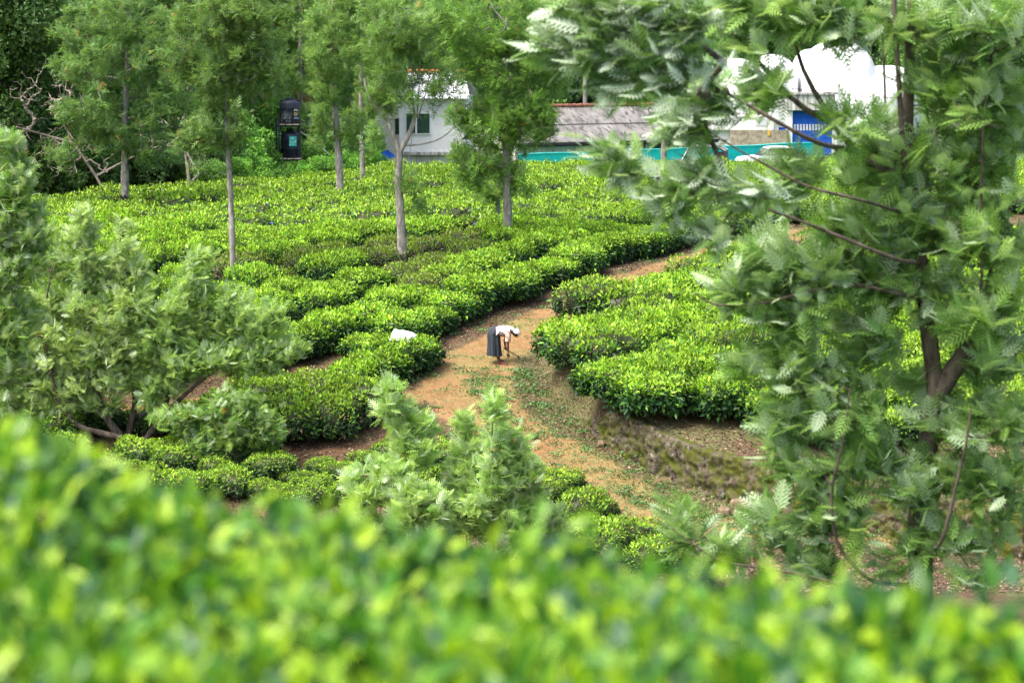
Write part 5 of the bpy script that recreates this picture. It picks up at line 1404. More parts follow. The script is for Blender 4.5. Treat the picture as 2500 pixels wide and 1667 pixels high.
def tuk():
    p = at(1720, 400, 127.5); r = thing('three_wheeler', 'orange red three wheeler taxi with a dark grey canopy parked by the turquoise wall', 'three wheeler', (p.x, 127.5, tz(p.x, 127.5)), R(-10))
    W_ = .62
    mb = MB(); prism(mb, [(-1.28, .35), (-1.24, .85), (-1.12, 1.02), (-1.0, .98), (-.92, .42), (-.2, .32), (-.2, .55), (.35, .55), (.4, .85), (1.2, .85), (1.22, .35), (.6, .25), (-.9, .25)], -W_, W_); mb.build('body', M['tukred'], r)
    mb = MB(); prism(mb, [(-1.10, 1.02), (-.78, 1.58), (-.74, 1.56), (-1.06, 1.0)], -W_ + .04, W_ - .04); ws = mb.build('windshield', M['darkglass'], r)
    for y_ in (-W_ + .01, W_ - .01):
        mb = MB(); mb.tube([(-1.13, y_, 1.0), (-.80, y_, 1.60)], .03, 6); mb.build('windshield_frame', M['metalwhite'], ws)
    top = [(-.86, 1.58), (-.6, 1.70), (.2, 1.73), (.85, 1.66), (1.16, 1.50), (1.24, .86)]
    mb = MB(); prism(mb, top + [(1.14, .86), (1.06, 1.42), (.8, 1.58), (.2, 1.65), (-.6, 1.62), (-.84, 1.54)], -W_ - .02, W_ + .02); cn = mb.build('canopy', M['canopy'], r)
    mb = MB(); mb.tube([(x, -W_ - .03, z) for x, z in top[:5]], .035, 6); mb.tube([(x, W_ + .03, z) for x, z in top[:5]], .035, 6); mb.build('trim', M['canopylight'], cn)
    mb = MB(); prism(mb, [(.30, .56), (.55, 1.36), (1.0, 1.42), (1.12, .90), (1.12, .56)], -W_ - .012, -W_ + .02); mb.build('side_curtain', M['gutter'], r); mb = MB(); prism(mb, [(.30, .56), (.55, 1.36), (1.0, 1.42), (1.12, .90), (1.12, .56)], W_ - .02, W_ + .012); mb.build('side_curtain', M['gutter'], r)
    mb = MB(); mb.box(.3, .95, -W_ + .05, W_ - .05, .56, .78); mb.box(.86, 1.0, -W_ + .05, W_ - .05, .78, 1.2); mb.build('seat', M['gutter'], r)
    mb = MB(); mb.box(-1.295, -1.27, -.35, .35, .62, .72); mb.build('front_panel', M['metalwhite'], r)
    for x, y_ in ((-1.0, 0), (.85, -.55), (.85, .55)):
        mb = MB(); mb.tube([(x, y_ - .06, .22), (x, y_ + .06, .22)], .22, 18); wh = mb.build('wheel', M['tyre'], r)
        mb = MB(); mb.tube([(x, y_ - .065, .22), (x, y_ + .065, .22)], .11, 12); mb.build('rim', M['metalwhite'], wh)
    for y_ in (-.3, .3):
        mb = MB(); mb.tube([(-1.25, y_, .86), (-1.32, y_, .86)], .07, 12); mb.build('headlight', M['metalwhite'], r)
tuk()
def car():
    p = at(1893, 395, 130.5); r = thing('parked_car', 'pale rounded car roof showing over the tea beside the blue shutter', 'car', (p.x, 130.5, tz(p.x, 130.5)), R(8))
    body = [(-2.0, .35), (-2.05, .75), (-1.9, .92), (-1.1, 1.02), (1.5, 1.02), (1.95, .92), (2.0, .35)]
    mb = MB(); prism(mb, body, -.8, .8); mb.build('body', M['metalwhite'], r)
    mb = MB(); prism(mb, [(-1.05, 1.022), (-.5, 1.40), (.8, 1.42), (1.4, 1.022)], -.70, .70); mb.build('windows', M['darkglass'], r)
    mb = MB(); prism(mb, [(-.56, 1.405), (-.40, 1.47), (.2, 1.51), (.7, 1.48), (.88, 1.425)], -.68, .68); mb.build('roof', M['metalwhite'], r)
    for x in (-1.3, 1.3):
        for y_ in (-.78, .78):
            mb = MB(); mb.tube([(x, y_ - .08, .31), (x, y_ + .08, .31)], .31, 18); wh = mb.build('wheel', M['tyre'], r)
            mb = MB(); mb.tube([(x, y_ - .085, .31), (x, y_ + .085, .31)], .18, 12); mb.build('rim', M['metalwhite'], wh)
car()

# --- water tanks on a steel stand
def tanks():
    Y = 114.0; s = Y / F
    c = at(708, 300, Y); z0 = tz(c.x, Y)
    Z = lambda py: at(708, py, Y).z
    Xp = lambda px: (px - 708) * s
    st = thing('tank_stand', 'black steel two tier stand carrying the water tanks', 'stand', (c.x, Y, z0), R(0))
    b = -z0
    # posts: front pair and back pair (stand turned, so the front left post shows nearer the middle)
    posts = [(-.46, -.62), (.50, -.50), (-.68, .36), (.34, .50)]
    for x, y in posts:
        mb = MB(); mb.box(x - .035, x + .035, y - .035, y + .035, -.3, (Z(289) if (x, y) != (.34, .50) else Z(304)) + b); mb.build('post', M['metaldark'], st)
    def rail(i, j, z, t=.03):
        (x0, y0), (x1, y1) = posts[i], posts[j]
        mb = MB(); mb.tube([(x0, y0, z), (x1, y1, z)], t, 4, smooth=False); mb.build('rail', M['metaldark'], st)
    for z, t in ((Z(306) + b, .05), (Z(389) + b, .05), (Z(291) + b, .022)):
        for i, j in ((0, 1), (0, 2), (1, 3), (2, 3)): rail(i, j, z, t)
    for k, (z, xs) in enumerate(((Z(303.5) + b, (-.32, .02, .34)), (Z(386.5) + b, (-.28, .06, .38)))):
        for x in xs:
            mb = MB(); mb.box(x - .14, x + .14, -.60, .48, z - .02, z + .02); mb.build('plank', M['plank'], st)
    def tank(label, cx, cy, zb, zt, rad, faded):
        r = thing('water_tank', label, 'water tank', (c.x + cx, Y + cy, zb), 0, 'black water tanks on the stand')
        h = zt - zb
        u = np.linspace(0, 2 * math.pi, 41)[:-1]
        prof = [(0, 0), (rad * .96, 0), (rad, .05), (rad, h * .30), (rad * 1.015, h * .31), (rad, h * .33), (rad, h * .60), (rad * 1.015, h * .61), (rad, h * .63), (rad, h * .80), (rad * .96, h * .83), (rad * .5, h * .93), (rad * .36, h * .94), (rad * .36, h * .95)]
        G = np.stack([np.stack([q * np.cos(u), q * np.sin(u), np.full_like(u, z)], -1) for q, z in prof])
        mb = MB(); mb.grid(G, closed=True, smooth=True); bd = mb.build('tank_body', M['tankfaded' if faded else 'tank'], r)
        lid = [(rad * .42, h * .942), (rad * .43, h * .99), (rad * .3, h * 1.0), (.05, h * 1.04), (0.001, h * 1.04)]
        G = np.stack([np.stack([q * np.cos(u), q * np.sin(u), np.full_like(u, z)], -1) for q, z in lid])
        mb = MB(); mb.grid(G, closed=True, smooth=False); mb.build('lid', M['tank'], r)
        mb = MB(); mb.box(-rad * .98, rad * .98, rad * .05, rad * .3, h * .86, h * .925); mb.build('lifting_rim', M['tank'], r)
        return r, h
    r1, h1 = tank('upper black water tank with white streaks and yellow lettering on its side', .0, -.05, Z(302.5), Z(240), .485, True)
    r2, h2 = tank('lower black water tank with a turquoise sticker', .03, -.05, Z(385.5), Z(316), .465, False)
    def wrap(rad, a0, a1, z0, z1, mat, name, par, n=10):
        # flat label bent round the tank; angle 0 faces the camera, + to the right
        a_ = np.linspace(a0, a1, n)
        lo = np.stack([rad * np.sin(a_), -rad * np.cos(a_), np.full(n, z0)], -1); hi = lo.copy(); hi[:, 2] = z1
        mb = MB(); mb.grid(np.stack([lo, hi])); return mb.build(name, mat, par)
    lab = wrap(.478, -.07, .72, .42 * h2, .77 * h2, M['sticker'], 'sticker', r2)
    # marks on the sticker: white half sun, swoosh and lines
    def poly_on(rad, pts2, mat, name, par):
        P = np.array([(rad * math.sin(a_), -rad * math.cos(a_), z) for a_, z in pts2]); mb = MB(); mb.add(P, [tuple(range(len(P)))]); return mb.build(name, mat, par)
    def S(u, v): return (-.07 + .79 * u, (.42 + .35 * v) * h2)
    mbm = MB()
    def addp(pts2, rad=.482):
        P = np.array([(rad * math.sin(a_), -rad * math.cos(a_), z) for a_, z in pts2]); mbm.add(P, [tuple(range(len(P)))])
    th = np.linspace(0, math.pi, 12)
    addp([S(.42 + .24 * math.cos(t), .68 + .22 * math.sin(t)) for t in th])
    addp([S(.62, .46), S(.80, .52), S(.93, .70), S(.90, .52), S(.84, .44)])
    for k in range(9): addp([S(.10 + k * .085, .36), S(.155 + k * .085, .36), S(.155 + k * .085, .46 - .03 * (k % 2)), S(.10 + k * .085, .46 - .03 * (k % 2))])
    for k in range(7): addp([S(.30 + k * .08, .16), S(.345 + k * .08, .16), S(.345 + k * .08, .22), S(.30 + k * .08, .22)])
    addp([S(.08, .10), S(.2, .10), S(.2, .24), S(.08, .24)]); addp([S(.80, .84), S(.86, .84), S(.83, .92)])
    mbm.build('sticker_print', M['metalwhite'], lab)
    # streaks and lettering on the upper tank
    mbs = MB(); g = np.random.default_rng(5)
    for k in range(60):
        a_ = g.uniform(-.85, .25); zl = g.uniform(.02, .25) * h1; zh = zl + g.uniform(.15, .45) * h1 * math.exp(-((a_ + .2) / .7) ** 2); w2 = g.uniform(.004, .014)
        P = np.array([(.489 * math.sin(q), -.489 * math.cos(q), z) for q, z in ((a_ - w2, zl), (a_ + w2, zl), (a_ + w2 * .3, min(zh, .6 * h1)), (a_ - w2 * .3, min(zh, .6 * h1)))]); mbs.add(P, [(0, 1, 2, 3)])
    mbs.build('streaks', M['streak'], r1)
    def glyph(strokes, a0, z0, sw, sh, mat, nm):
        mb = MB()
        for (x0, y0), (x1, y1) in strokes:
            q0 = (a0 + x0 * sw, z0 + y0 * sh); q1 = (a0 + x1 * sw, z0 + y1 * sh)
            mb.tube([(.49 * math.sin(q0[0]), -.49 * math.cos(q0[0]), q0[1]), (.49 * math.sin(q1[0]), -.49 * math.cos(q1[0]), q1[1])], .013, 5)
        mb.build(nm, mat, r1)
    # two painted lines, as far as they can be read: "Ala" and "OF"
    glyph([((0, 0), (.5, 1)), ((.5, 1), (1, 0)), ((.2, .4), (.8, .4)), ((1.3, 0), (1.3, 1)), ((1.8, .6), (2.3, .5)), ((2.3, .5), (2.3, 0)), ((2.3, 0), (1.8, .05)), ((1.8, .05), (1.85, .35))], .52, .50 * h1, .20, .11, M['letterwhite'], 'lettering')
    glyph([((0, 0), (0, 1)), ((0, 1), (.8, 1)), ((.8, 1), (.8, 0)), ((.8, 0), (0, 0)), ((1.3, 0), (1.3, 1)), ((1.3, 1), (2.1, 1)), ((1.3, .5), (1.9, .5))], .54, .33 * h1, .22, .12, M['letteryellow'], 'lettering')
    wrap(.488, .50, 1.1, .17 * h1, .27 * h1, M['faintlabel'], 'faded_label', r1)
    # white pipe falling to the right
    A = at(733, 322, Y - .3); Bp = at(806, 380, Y + .4)
    pr = MB(); pr.tube(resample([A, (A + Bp) / 2 + Vector((0, 0, .12)), Bp], .3)[0] - np.array(A), .018, 6)
    o = pr.build('water_pipe', M['metalwhite']); o.location = A; tag(o, 'thin white water pipe slanting down to the right of the tanks', 'pipe')
M['sticker'] = noisemat('turquoise_sticker', (.02, .42, .36), (.03, .50, .43), 3, .4, 0)
M['streak'] = noisemat('lime_streak', (.22, .26, .28), (.42, .46, .48), 9, .9, 0)
M['letterwhite'] = noisemat('cream_paint', (.62, .60, .45), (.72, .68, .5), 5, .7, 0)
M['letteryellow'] = noisemat('yellow_paint', (.62, .48, .12), (.75, .6, .2), 5, .7, 0)
M['faintlabel'] = noisemat('faded_label', (.12, .2, .28), (.35, .42, .46), 12, .7, 0)
tanks()

# --- old yellow sheds under the bare tree, red roofs far behind
def shed(px0, px1, py0, py1, Y, label, name='yellow_shed', wall='yellowwall'):
    a = at(px0, py1, Y); s = Y / F; z0 = tz(a.x, Y) - .1
    r = thing(name, label, 'shed', (a.x, Y, z0), R(12)); Wd = (px1 - px0) * s; h = at(px0, py0, Y).z - z0
    mb = MB(); mb.box(0, Wd, 0, 3, -.3, h); mb.build('wall', M[wall], r)
    n = 30; t = np.linspace(-.25, Wd + .3, n); cz = .03 * np.sin(np.arange(n) * 1.9)
    mb = MB()
    for dz in (0, -.04): mb.grid(np.stack([np.stack([t, np.full(n, -.5), h + .02 + cz + dz], -1), np.stack([t, np.full(n, 3.2), h + .6 + cz + dz], -1)]), smooth=False)
    mb.build('roof', M['darkroof'], r)
    mb = MB(); mb.box(Wd * .55, Wd * .85, -.03, -.004, 0, h * .7); mb.build('door', M['metaldark'], r)
shed(212, 262, 418, 455, 99, 'small faded yellow wall with dark roof under the bare branches')
shed(370, 412, 425, 450, 101, 'second yellow and dark blue shed just right of the burnt-foot tree trunk')
def far_roof(px, py, Y, Wd, label, rot=0):
    a = at(px, py, Y); r = thing('tin_roof_house', label, 'house', (a.x, Y, tz(a.x, Y)), R(rot)); h = a.z - tz(a.x, Y) - .8
    mb = MB(); mb.box(-Wd / 2 + .2, Wd / 2 - .2, .3, 3.4, -.5, h); mb.build('wall', M['whitedirty'], r)
    n = 60; t = np.linspace(-Wd / 2, Wd / 2, n); cz = .03 * np.sin(np.arange(n) * 2.0); mb = MB()
    A = np.stack([t, np.full(n, 0), h + cz], -1); B_ = np.stack([t, np.full(n, 1.9), h + 1 + cz], -1); C_ = np.stack([t, np.full(n, 3.8), h + cz], -1)
    mb.grid(np.stack([A, B_, C_]), smooth=False); mb.build('roof', M['rust'], r)
far_roof(665, 215, 128, 4.2, 'rusty red roofed house glimpsed through leaves above the water tanks')
far_roof(1712, 232, 147, 2.4, 'little house with a worn red roof left of the white domes', 10)

# --- the white sack on the tea bush
def sack():
    c = at(983, 832, SACKB.location.y); r = MB()
    nu, nv = 22, 16
    u = np.linspace(-1, 1, nu); v = np.linspace(-1, 1, nv); U, Vv = np.meshgrid(u, v)
    W_, H_ = .29, .20
    bul = np.clip((1 - np.abs(U) ** 3) * (1 - np.abs(Vv) ** 3), 0, 1) ** .45
    wr = .010 * np.sin(U * 7 + Vv * 3) + .008 * np.sin(Vv * 9 - U * 2)
    sag = -.05 * (U + 1) ** 2 * .3
    X_ = W_ * U * (1 + .04 * np.sin(Vv * 3)) + .03 * Vv; Y_ = H_ * Vv * (1 - .12 * U) + .02 * np.sin(U * 3)
    topz = .065 * bul + wr * bul + sag; botz = -.02 * bul + sag
    r.grid(np.stack([X_, Y_, topz], -1)); r.grid(np.stack([X_, Y_, botz], -1)[::-1])
    o = r.build('white_sack', M['sackcloth']); o.rotation_euler = (R(36), R(7), R(-8))
    zt = SACKB.location.z + .93
    o.location = (c.x, c.y, zt)
    tag(o, 'white cloth sack lying on top of a tea bush beside the path', 'sack')
M['sackcloth'] = noisemat('white_sackcloth', (.72, .71, .70), (.84, .83, .82), 6, .8, .15)
sack()
# small blue flowers in the tea
M['flower'] = noisemat('blue_petal', (.10, .12, .60), (.16, .18, .75), 5, .5, 0)
for px, py, lab in ((652, 516, 'tiny blue flower poking out of the upper tea rows'), (664, 568, 'tiny blue flower lower down in the tea, right of the slender trunk')):
    g_ = ground(px, py + 45); r = thing('flower', lab, 'flower', (g_.x, g_.y, g_.z + .78)); mb = MB()
    for k in range(5):
        an = k * 1.2566; d_ = np.array([math.cos(an), math.sin(an), .35])
        cards(mb, np.array([[0, 0, .08]]), d_[None], np.array([[0, 0, 1.]]), .10, .10, T_DIA, F_DIA, np.array([1, 1, 1]))
    mb.build('petals', M['flower'], r); mb = MB(); mb.tube([(0, 0, -.15), (0, 0, .09)], .008, 5); mb.build('stem', M['stem'], r)
# ------------------------------------------------------------------ the worker, bent over the path
M['skin'] = noisemat('skin', (.085, .038, .024), (.14, .065, .042), 12, .5, .05)
M['hair'] = noisemat('hair', (.008, .007, .007), (.02, .018, .018), 30, .5, .1)
M['skirt'] = noisemat('dark_grey_skirt', (.018, .022, .03), (.04, .048, .06), 4, .75, .25, stretch=(6, 6, 1))
M['whitecloth'] = noisemat('white_cloth', (.66, .64, .63), (.82, .80, .79), 9, .85, .3)
M['pinksole'] = noisemat('pink_rubber', (.50, .16, .14), (.60, .24, .2), 5, .6, 0)
M['wood'] = noisemat('worn_wood', (.16, .085, .05), (.30, .17, .10), 12, .7, .1)
M['iron'] = noisemat('iron', (.05, .045, .045), (.14, .12, .11), 8, .6, .2, metal=.4)
def checkmat():
    m, n, l, b, out = newmat('checked_shirt')
    tc = n.new('ShaderNodeTexCoord')
    def wave(rot, sc_, lo):
        mp = n.new('ShaderNodeMapping'); mp.inputs['Rotation'].default_value = rot; l.new(tc.outputs['Object'], mp.inputs[0])
        sx = n.new('ShaderNodeSeparateXYZ'); l.new(mp.outputs[0], sx.inputs[0])
        mu = n.new('ShaderNodeMath'); mu.operation = 'MULTIPLY'; mu.inputs[1].default_value = sc_; l.new(sx.outputs[0], mu.inputs[0])
        fr = n.new('ShaderNodeMath'); fr.operation = 'FRACT'; l.new(mu.outputs[0], fr.inputs[0])
        lt = n.new('ShaderNodeMath'); lt.operation = 'LESS_THAN'; lt.inputs[1].default_value = lo; l.new(fr.outputs[0], lt.inputs[0]); return lt.outputs[0]
    a = wave((0, R(40), 0), 24, .28); c = wave((0, R(-50), R(20)), 24, .28)
    mx = n.new('ShaderNodeMath'); mx.operation = 'MAXIMUM'; l.new(a, mx.inputs[0]); l.new(c, mx.inputs[1])
    o_ = wave((0, R(40), 0), 8, .45)
    m1 = n.new('ShaderNodeMix'); m1.data_type = 'RGBA'; m1.inputs[6].default_value = (.72, .66, .62, 1); m1.inputs[7].default_value = (.75, .30, .14, 1); l.new(o_, m1.inputs[0])
    m2 = n.new('ShaderNodeMix'); m2.data_type = 'RGBA'; l.new(m1.outputs[2], m2.inputs[6]); m2.inputs[7].default_value = (.04, .025, .03, 1); l.new(mx.outputs[0], m2.inputs[0])
    l.new(m2.outputs[2], b.inputs['Base Color']); b.inputs['Roughness'].default_value = .85
    return m
M['check'] = checkmat()

gp = ground(1229, 889)
fz = lambda dx, dy: tz(gp.x + dx, gp.y + dy) - gp.z      # soil height round the feet
person = thing('person', 'person in white headscarf, checked shirt and dark grey skirt bending over the dirt path', 'person', gp)

def skin_body():
    V, E, Rd = [], [], []
    def v(p, r): V.append(p); Rd.append(r); return len(V) - 1
    def chain(pp, start=None):
        last = start
        for p, r in pp:
            k = v(p, r)
            if last is not None: E.append((last, k))
            last = k
        return last
    pel = v((-.24, 0, .80), (.125, .125))
    sp1 = v((-.13, 0, .845), (.115, .105)); sp2 = v((0, 0, .86), (.125, .105)); ch = v((.10, 0, .855), (.13, .10)); nk = v((.19, 0, .845), (.05, .05)); hb = v((.245, 0, .83), (.055, .055))
    E.extend([(pel, sp1), (sp1, sp2), (sp2, ch), (ch, nk), (nk, hb)])
    # head: cranium and jaw
    chain([((.30, 0, .80), (.088, .078)), ((.335, 0, .745), (.082, .070)), ((.335, 0, .70), (.052, .048))], hb)
    ends = {}
    for s, elb, wr in ((-1, (.115, -.20, .53), (.125, -.17, .305)), (1, (.03, .17, .60), (.05, .10, .43))):
        sh = v((.125, s * .15, .82), (.055, .055)); E.append((ch, sh))
        sx, sy, sz = V[sh]
        mid = ((sx + elb[0]) / 2, (sy + elb[1]) / 2, (sz + elb[2]) / 2)
        ends[s] = chain([(mid, (.043, .043)), (elb, (.036, .036)), (((elb[0] + wr[0]) / 2, (elb[1] + wr[1]) / 2, (elb[2] + wr[2]) / 2), (.033, .033)), (wr, (.022, .024))], sh)
    for s, kx, ank, toe in ((-1, -.17, (-.085, -.075), .11), (1, -.19, (-.135, .10), .06)):
        hp = v((-.24, s * .085, .74), (.095, .095)); E.append((pel, hp))
        az = fz(*ank); 
        chain([((-.20, s * .09, .58), (.078, .078)), ((kx, s * .09, .42), (.056, .056)), (((kx + ank[0]) / 2 - .03, (s * .09 + ank[1]) / 2, .26 + az), (.050, .050)), ((ank[0], ank[1], .085 + az), (.030, .030)),
               ((ank[0] + .02, ank[1], .045 + az), (.036, .034)), ((ank[0] + .09, ank[1] - .005, .032 + az), (.036, .024)), ((toe + .015 if s < 0 else ank[0] + .155, ank[1] - .01, .026 + az), (.034, .016))], hp)
    me = bpy.data.meshes.new('body'); me.from_pydata(V, E, []); o = bpy.data.objects.new('body', me); COL.objects.link(o); o.parent = person
    md = o.modifiers.new('skin', 'SKIN'); md.use_smooth_shade = True
    for i_, sv in enumerate(me.skin_vertices[0].data): sv.radius = Rd[i_]; sv.use_root = (i_ == 0)
    o.modifiers.new('sub', 'SUBSURF').levels = 2; o.modifiers['sub'].render_levels = 2
    me.materials.append(M['skin'])
    return o
body = skin_body()

def hand(wr, down_, curl, side, name='hand'):
    """palm + five fingers, rooted at the wrist and pointing along down_"""
    w_ = Vector(wr); d = Vector(down_).normalized(); sd_ = Vector(side).normalized(); nn = d.cross(sd_).normalized()
    V, E, Rd = [], [], []
    def v(p, r): V.append(tuple(p)); Rd.append((r, r)); return len(V) - 1
    a = v(w_ - d * .01, .022); b = v(w_ + d * .03, .028); c_ = v(w_ + d * .062, .030); E += [(a, b), (b, c_)]
    for k, (off, ln) in enumerate(((-.030, .062), (-.010, .072), (.011, .067), (.030, .052))):
        p = w_ + d * .075 + sd_ * off; k0 = v(p, .0105); E.append((c_, k0))
        an = curl * (.9 + .12 * k); q = p; dirv = d
        for j, f in enumerate((.45, .32, .23)):
            ang = an * (j + 1) * .5
            dirv = (d * math.cos(ang) + nn * math.sin(ang)).normalized(); q = q + dirv * ln * f
            k1 = v(q, .0095 - .001 * j); E.append((k0, k1)); k0 = k1
    t0 = v(w_ + d * .03 - sd_ * .036 + nn * .01, .012); E.append((b, t0)); t1 = v(w_ + d * .055 - sd_ * .045 + nn * .03, .0105); E.append((t0, t1)); t2 = v(w_ + d * .078 - sd_ * .035 + nn * .045, .009); E.append((t1, t2))
    me = bpy.data.meshes.new(name); me.from_pydata(V, E, []); o = bpy.data.objects.new(name, me); COL.objects.link(o); o.parent = person
    md = o.modifiers.new('skin', 'SKIN'); md.use_smooth_shade = True
    for i_, sv in enumerate(me.skin_vertices[0].data): sv.radius = Rd[i_]; sv.use_root = (i_ == 0)
    s_ = o.modifiers.new('sub', 'SUBSURF'); s_.levels = 1; s_.render_levels = 2
    me.materials.append(M['skin'])
hand((.125, -.17, .305), (.12, .1, -1), .45, (1, .1, .1))
hand((.05, .10, .43), (.25, -.3, -1), 1.15, (.75, .2, -.45))

def loft(rings, n=28, closed_end=False, fold=0.0, foldn=9, seed=0):
    """rings: (centre, axis a, axis b) -> grid"""
    out = []
    u = np.linspace(0, 2 * math.pi, n, endpoint=False)
    for k, (c, a, b) in enumerate(rings):
        t = k / (len(rings) - 1)
        f = 1 + fold * t * (np.sin(u * foldn + seed) + .5 * np.sin(u * (foldn * 2 + 1) + seed * 2 + t * 2))
        out.append(np.array(c)[None] + f[:, None] * (np.cos(u)[:, None] * np.array(a)[None] + np.sin(u)[:, None] * np.array(b)[None]))
    return np.array(out)
# skirt: from the waist (tilted) to a loose hem at mid calf
rings = []
for ph, D, wy in ((90, .235, .125), (72, .275, .145), (54, .315, .160), (36, .335, .172), (18, .34, .178), (2, .33, .180)):
    c_, s_ = math.cos(R(ph)), math.sin(R(ph))
    rings.append(((-.09 - c_ * D / 2, 0, .725 + s_ * D / 2), (c_ * D / 2, 0, -s_ * D / 2), (0, wy, 0)))
for z_, cx_, ax_ in ((.62, -.245, .163), (.50, -.24, .168), (.38, -.238, .174), (.28, -.236, .180), (.215, -.235, .186)):
    rings.append(((cx_, 0, z_), (ax_, 0, -.01), (0, .185 + (.62 - z_) * .06, 0)))
mb = MB(); G = loft(rings, 64, fold=.13, foldn=7, seed=1); mb.grid(G, closed=True); mb.grid(G[::-1] * np.array([.985, .985, 1]), closed=True); mb.build('skirt', M['skirt'], person)
# shirt body
rings = [((-.17, 0, .80), (.03, 0, .085), (0, .125, 0)), ((-.10, 0, .835), (.02, 0, .125), (0, .15, 0)), ((0, 0, .845), (0, 0, .135), (0, .17, 0)), ((.08, 0, .84), (0, 0, .13), (0, .185, 0)), ((.145, 0, .835), (-.01, 0, .10), (0, .165, 0)), ((.185, 0, .835), (-.02, 0, .06), (0, .08, 0))]
mb = MB(); mb.grid(loft(rings, 36, fold=.02, foldn=6, seed=2), closed=True); sh = mb.build('shirt', M['check'], person)
for s, p1, p2 in ((-1, (.125, -.155, .82), (.115, -.195, .60)), (1, (.11, .155, .82), (.06, .17, .68))):
    p1, p2 = Vector(p1), Vector(p2); ax = (p2 - p1).normalized(); a_ = ax.cross(Vector((0, 1, .1))).normalized(); b_ = ax.cross(a_)
    rg = [(p1 - ax * .05, a_ * .05, b_ * .05), (p1, a_ * .078, b_ * .072), (p1 + (p2 - p1) * .5, a_ * .074, b_ * .066), (p2, a_ * .072, b_ * .062)]
    mb = MB(); g_ = loft([(tuple(c), tuple(a), tuple(b)) for c, a, b in rg], 20, fold=.05, foldn=4, seed=3); mb.grid(g_, closed=True); mb.grid(g_[::-1] * .999, closed=True); mb.build('sleeve', M['check'], person)
# white cloth hanging over the back
nu, nv = 20, 22
U, Vv = np.meshgrid(np.linspace(-.20, .20, nu), np.linspace(-1, 1, nv))
zc = .985 - .11 * np.abs(Vv) ** 2.6 - .05 * np.clip((-U - .08) / .12, 0, 1) ** 2 + .008 * np.sin(U * 60 + Vv * 5) + .006 * np.sin(Vv * 13)
Xc = U * (1 - .12 * np.abs(Vv)) - .02 + .015 * np.sin(Vv * 4); Yc_ = .175 * np.sin(np.clip(Vv, -1, 1) * 1.35) / math.sin(1.35)
zc -= .10 * np.clip(np.abs(Vv) - .7, 0, 1) * (1 + np.sin(U * 22))
G = np.stack([Xc, Yc_, zc], -1); mb = MB(); mb.grid(G); mb.grid((G - np.array([0, 0, .008]))[::-1]); mb.build('shoulder_cloth', M['whitecloth'], person)
# head: hair cap, scarf, face
def ellip(c, r, rot, th0, th1, name, mat, par, amp=.03, seed=0, n=28):
    u = np.linspace(0, 2 * math.pi, n, endpoint=False); v = np.linspace(th0, th1, 12)
    U, V_ = np.meshgrid(u, v)
    G = np.stack([np.cos(U) * np.cos(V_), np.sin(U) * np.cos(V_), np.sin(V_)], -1)
    k = 1 + amp * (np.sin(U * 5 + V_ * 4 + seed) + .6 * np.sin(U * 9 - V_ * 7 + seed))
    G = G * np.array(r) * k[..., None]
    Mx = np.array(rot.to_matrix()); G = G @ Mx.T + np.array(c)
    mb = MB(); mb.grid(G, closed=True); mb.grid((G - np.array(c))[::-1] * .97 + np.array(c), closed=True); return mb.build(name, mat, par)
from mathutils import Euler
hc = (.315, 0, .79)
fr_ = Euler((0, R(58), 0))          # top of the head points forward (+X)
ellip((.318, 0, .785), (.086, .083, .105), fr_, R(-30), R(90), 'hair', M['hair'], person, .01)
ellip((.318, 0, .80), (.112, .108, .118), Euler((0, R(28), 0)), R(2), R(90), 'headscarf', M['whitecloth'], person, .035, 2)
mb = MB(); k_ = loft([((.25, 0, .875), (.05, 0, .03), (0, .085, 0)), ((.20, 0, .905), (.045, 0, .055), (0, .10, 0)), ((.13, 0, .945), (.02, 0, .045), (0, .11, 0)), ((.08, 0, .965), (.01, 0, .022), (0, .10, 0))], 24, fold=.06, foldn=5)
mb.grid(k_, closed=True); mb.build('scarf_tail', M['whitecloth'], person)
# nose, eyes, ear on the face that looks down and forward
fd = Vector((.62, 0, -.78)); upv = Vector((.78, 0, .62))
fc_ = Vector((.335, 0, .735))
mb = MB(); p = fc_ + fd * .046; mb.tube([p + upv * .028, p + upv * .005 + fd * .012, p - upv * .010 + fd * .018], [.007, .011, .013], 8); mb.build('nose', M['skin'], person)
for s in (-1, 1):
    mb = MB(); q = fc_ + fd * .050 + upv * .026 + Vector((0, s * .030, 0)); mb.tube([q, q + fd * .006], [.011, .009], 8); mb.build('eye', M['hair'], person)
    mb = MB(); q = Vector((.305, s * .082, .765)); mb.tube([q, q + Vector((.005, s * .012, 0))], [.022, .018], 8); mb.build('ear', M['skin'], person)
mb = MB(); q = fc_ + fd * .046 - upv * .032; mb.tube([q + Vector((0, -.022, 0)), q + fd * .003, q + Vector((0, .022, 0))], .006, 6); mb.build('mouth', M['lips'] if 'lips' in M else M['rust'], person)
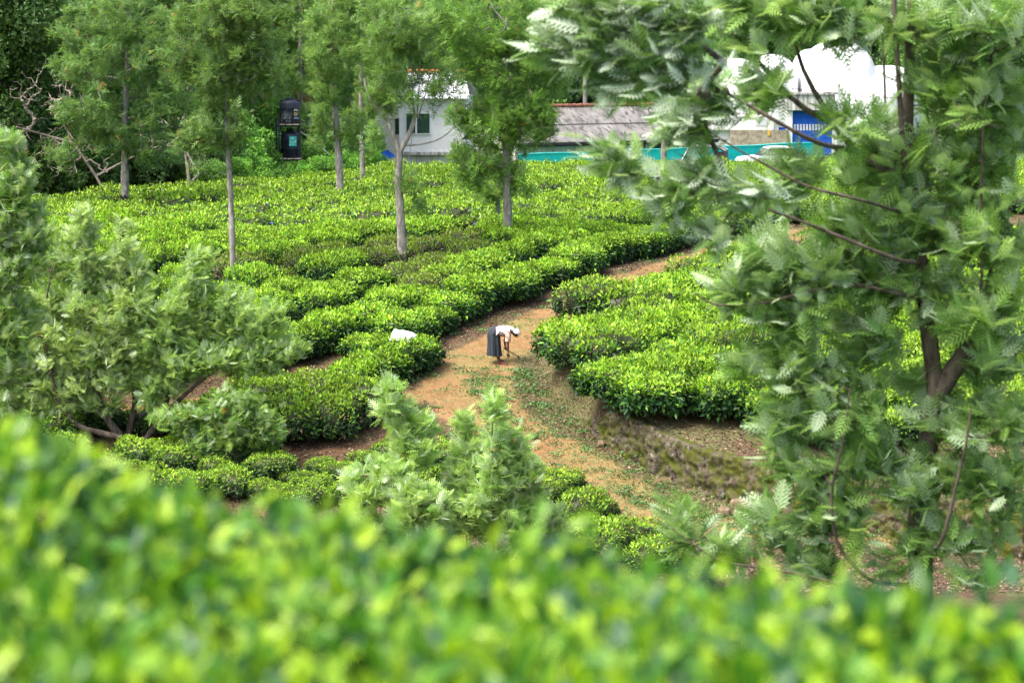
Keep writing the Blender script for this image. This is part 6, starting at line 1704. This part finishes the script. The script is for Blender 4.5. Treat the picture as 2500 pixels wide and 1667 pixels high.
# sandals
for s, (ax_, ay_) in ((-1, (-.085, -.075)), (1, (-.135, .10))):
    z = fz(ax_, ay_); u = np.linspace(0, 2 * math.pi, 24, endpoint=False)
    X_ = .128 * np.cos(u) ; Y_ = .042 * np.sin(u) * (1 + .25 * np.cos(u))
    lo = np.stack([ax_ + .06 + X_, ay_ + Y_, np.full(24, z - .006) + .1 * X_ * 0], -1); hi = lo.copy(); hi[:, 2] += .020
    mb = MB(); mb.grid(np.stack([lo, hi]), closed=True, smooth=False); mb.add(hi, [tuple(range(24))]); mb.add(lo, [tuple(range(23, -1, -1))]); sl = mb.build('sandal', M['pinksole'], person)
    mb = MB(); mb.tube([(ax_ + .03, ay_ - .04, z + .02), (ax_ + .07, ay_ - .015, z + .065), (ax_ + .13, ay_, z + .03)], .006, 5); mb.tube([(ax_ + .03, ay_ + .04, z + .02), (ax_ + .07, ay_ + .015, z + .065), (ax_ + .13, ay_, z + .03)], .006, 5); mb.build('strap', M['pinksole'], sl)
# hoe held in the far hand
hp = Vector((.045, .075, .375)); tip = Vector((.40, .30, fz(.40, .30) + .05))
tool = thing('hand_hoe', 'short wooden handled hoe held in the worker\'s hand, blade on the soil', 'hoe', gp)
ax = (tip - hp).normalized()
mb = MB(); mb.tube([hp - ax * .06, hp + (tip - hp) * .5, tip], [.013, .012, .013], 8); mb.build('handle', M['wood'], tool)
a_ = ax.cross(Vector((0, 0, 1))).normalized(); dn = Vector((-.25, 0, -1)).normalized()
mb = MB(); c0 = tip
q = [c0 - a_ * .025 + Vector((0, 0, .02)), c0 + a_ * .025 + Vector((0, 0, .02)), c0 + a_ * .07 + dn * .09, c0 - a_ * .07 + dn * .09]
th_ = ax * .006
mb.add([tuple(v_) for v_ in q] + [tuple(v_ + th_) for v_ in q], [(0, 1, 2, 3), (7, 6, 5, 4), (0, 4, 5, 1), (1, 5, 6, 2), (2, 6, 7, 3), (3, 7, 4, 0)]); mb.tube([c0 - ax * .03, c0 + ax * .02], .02, 8); mb.build('blade', M['iron'], tool)

print('objects', len(bpy.data.objects))


for o in COL.objects:
    if o.parent is None and len(o.get('label', '').split()) > 16: print('LONG', o['label'])
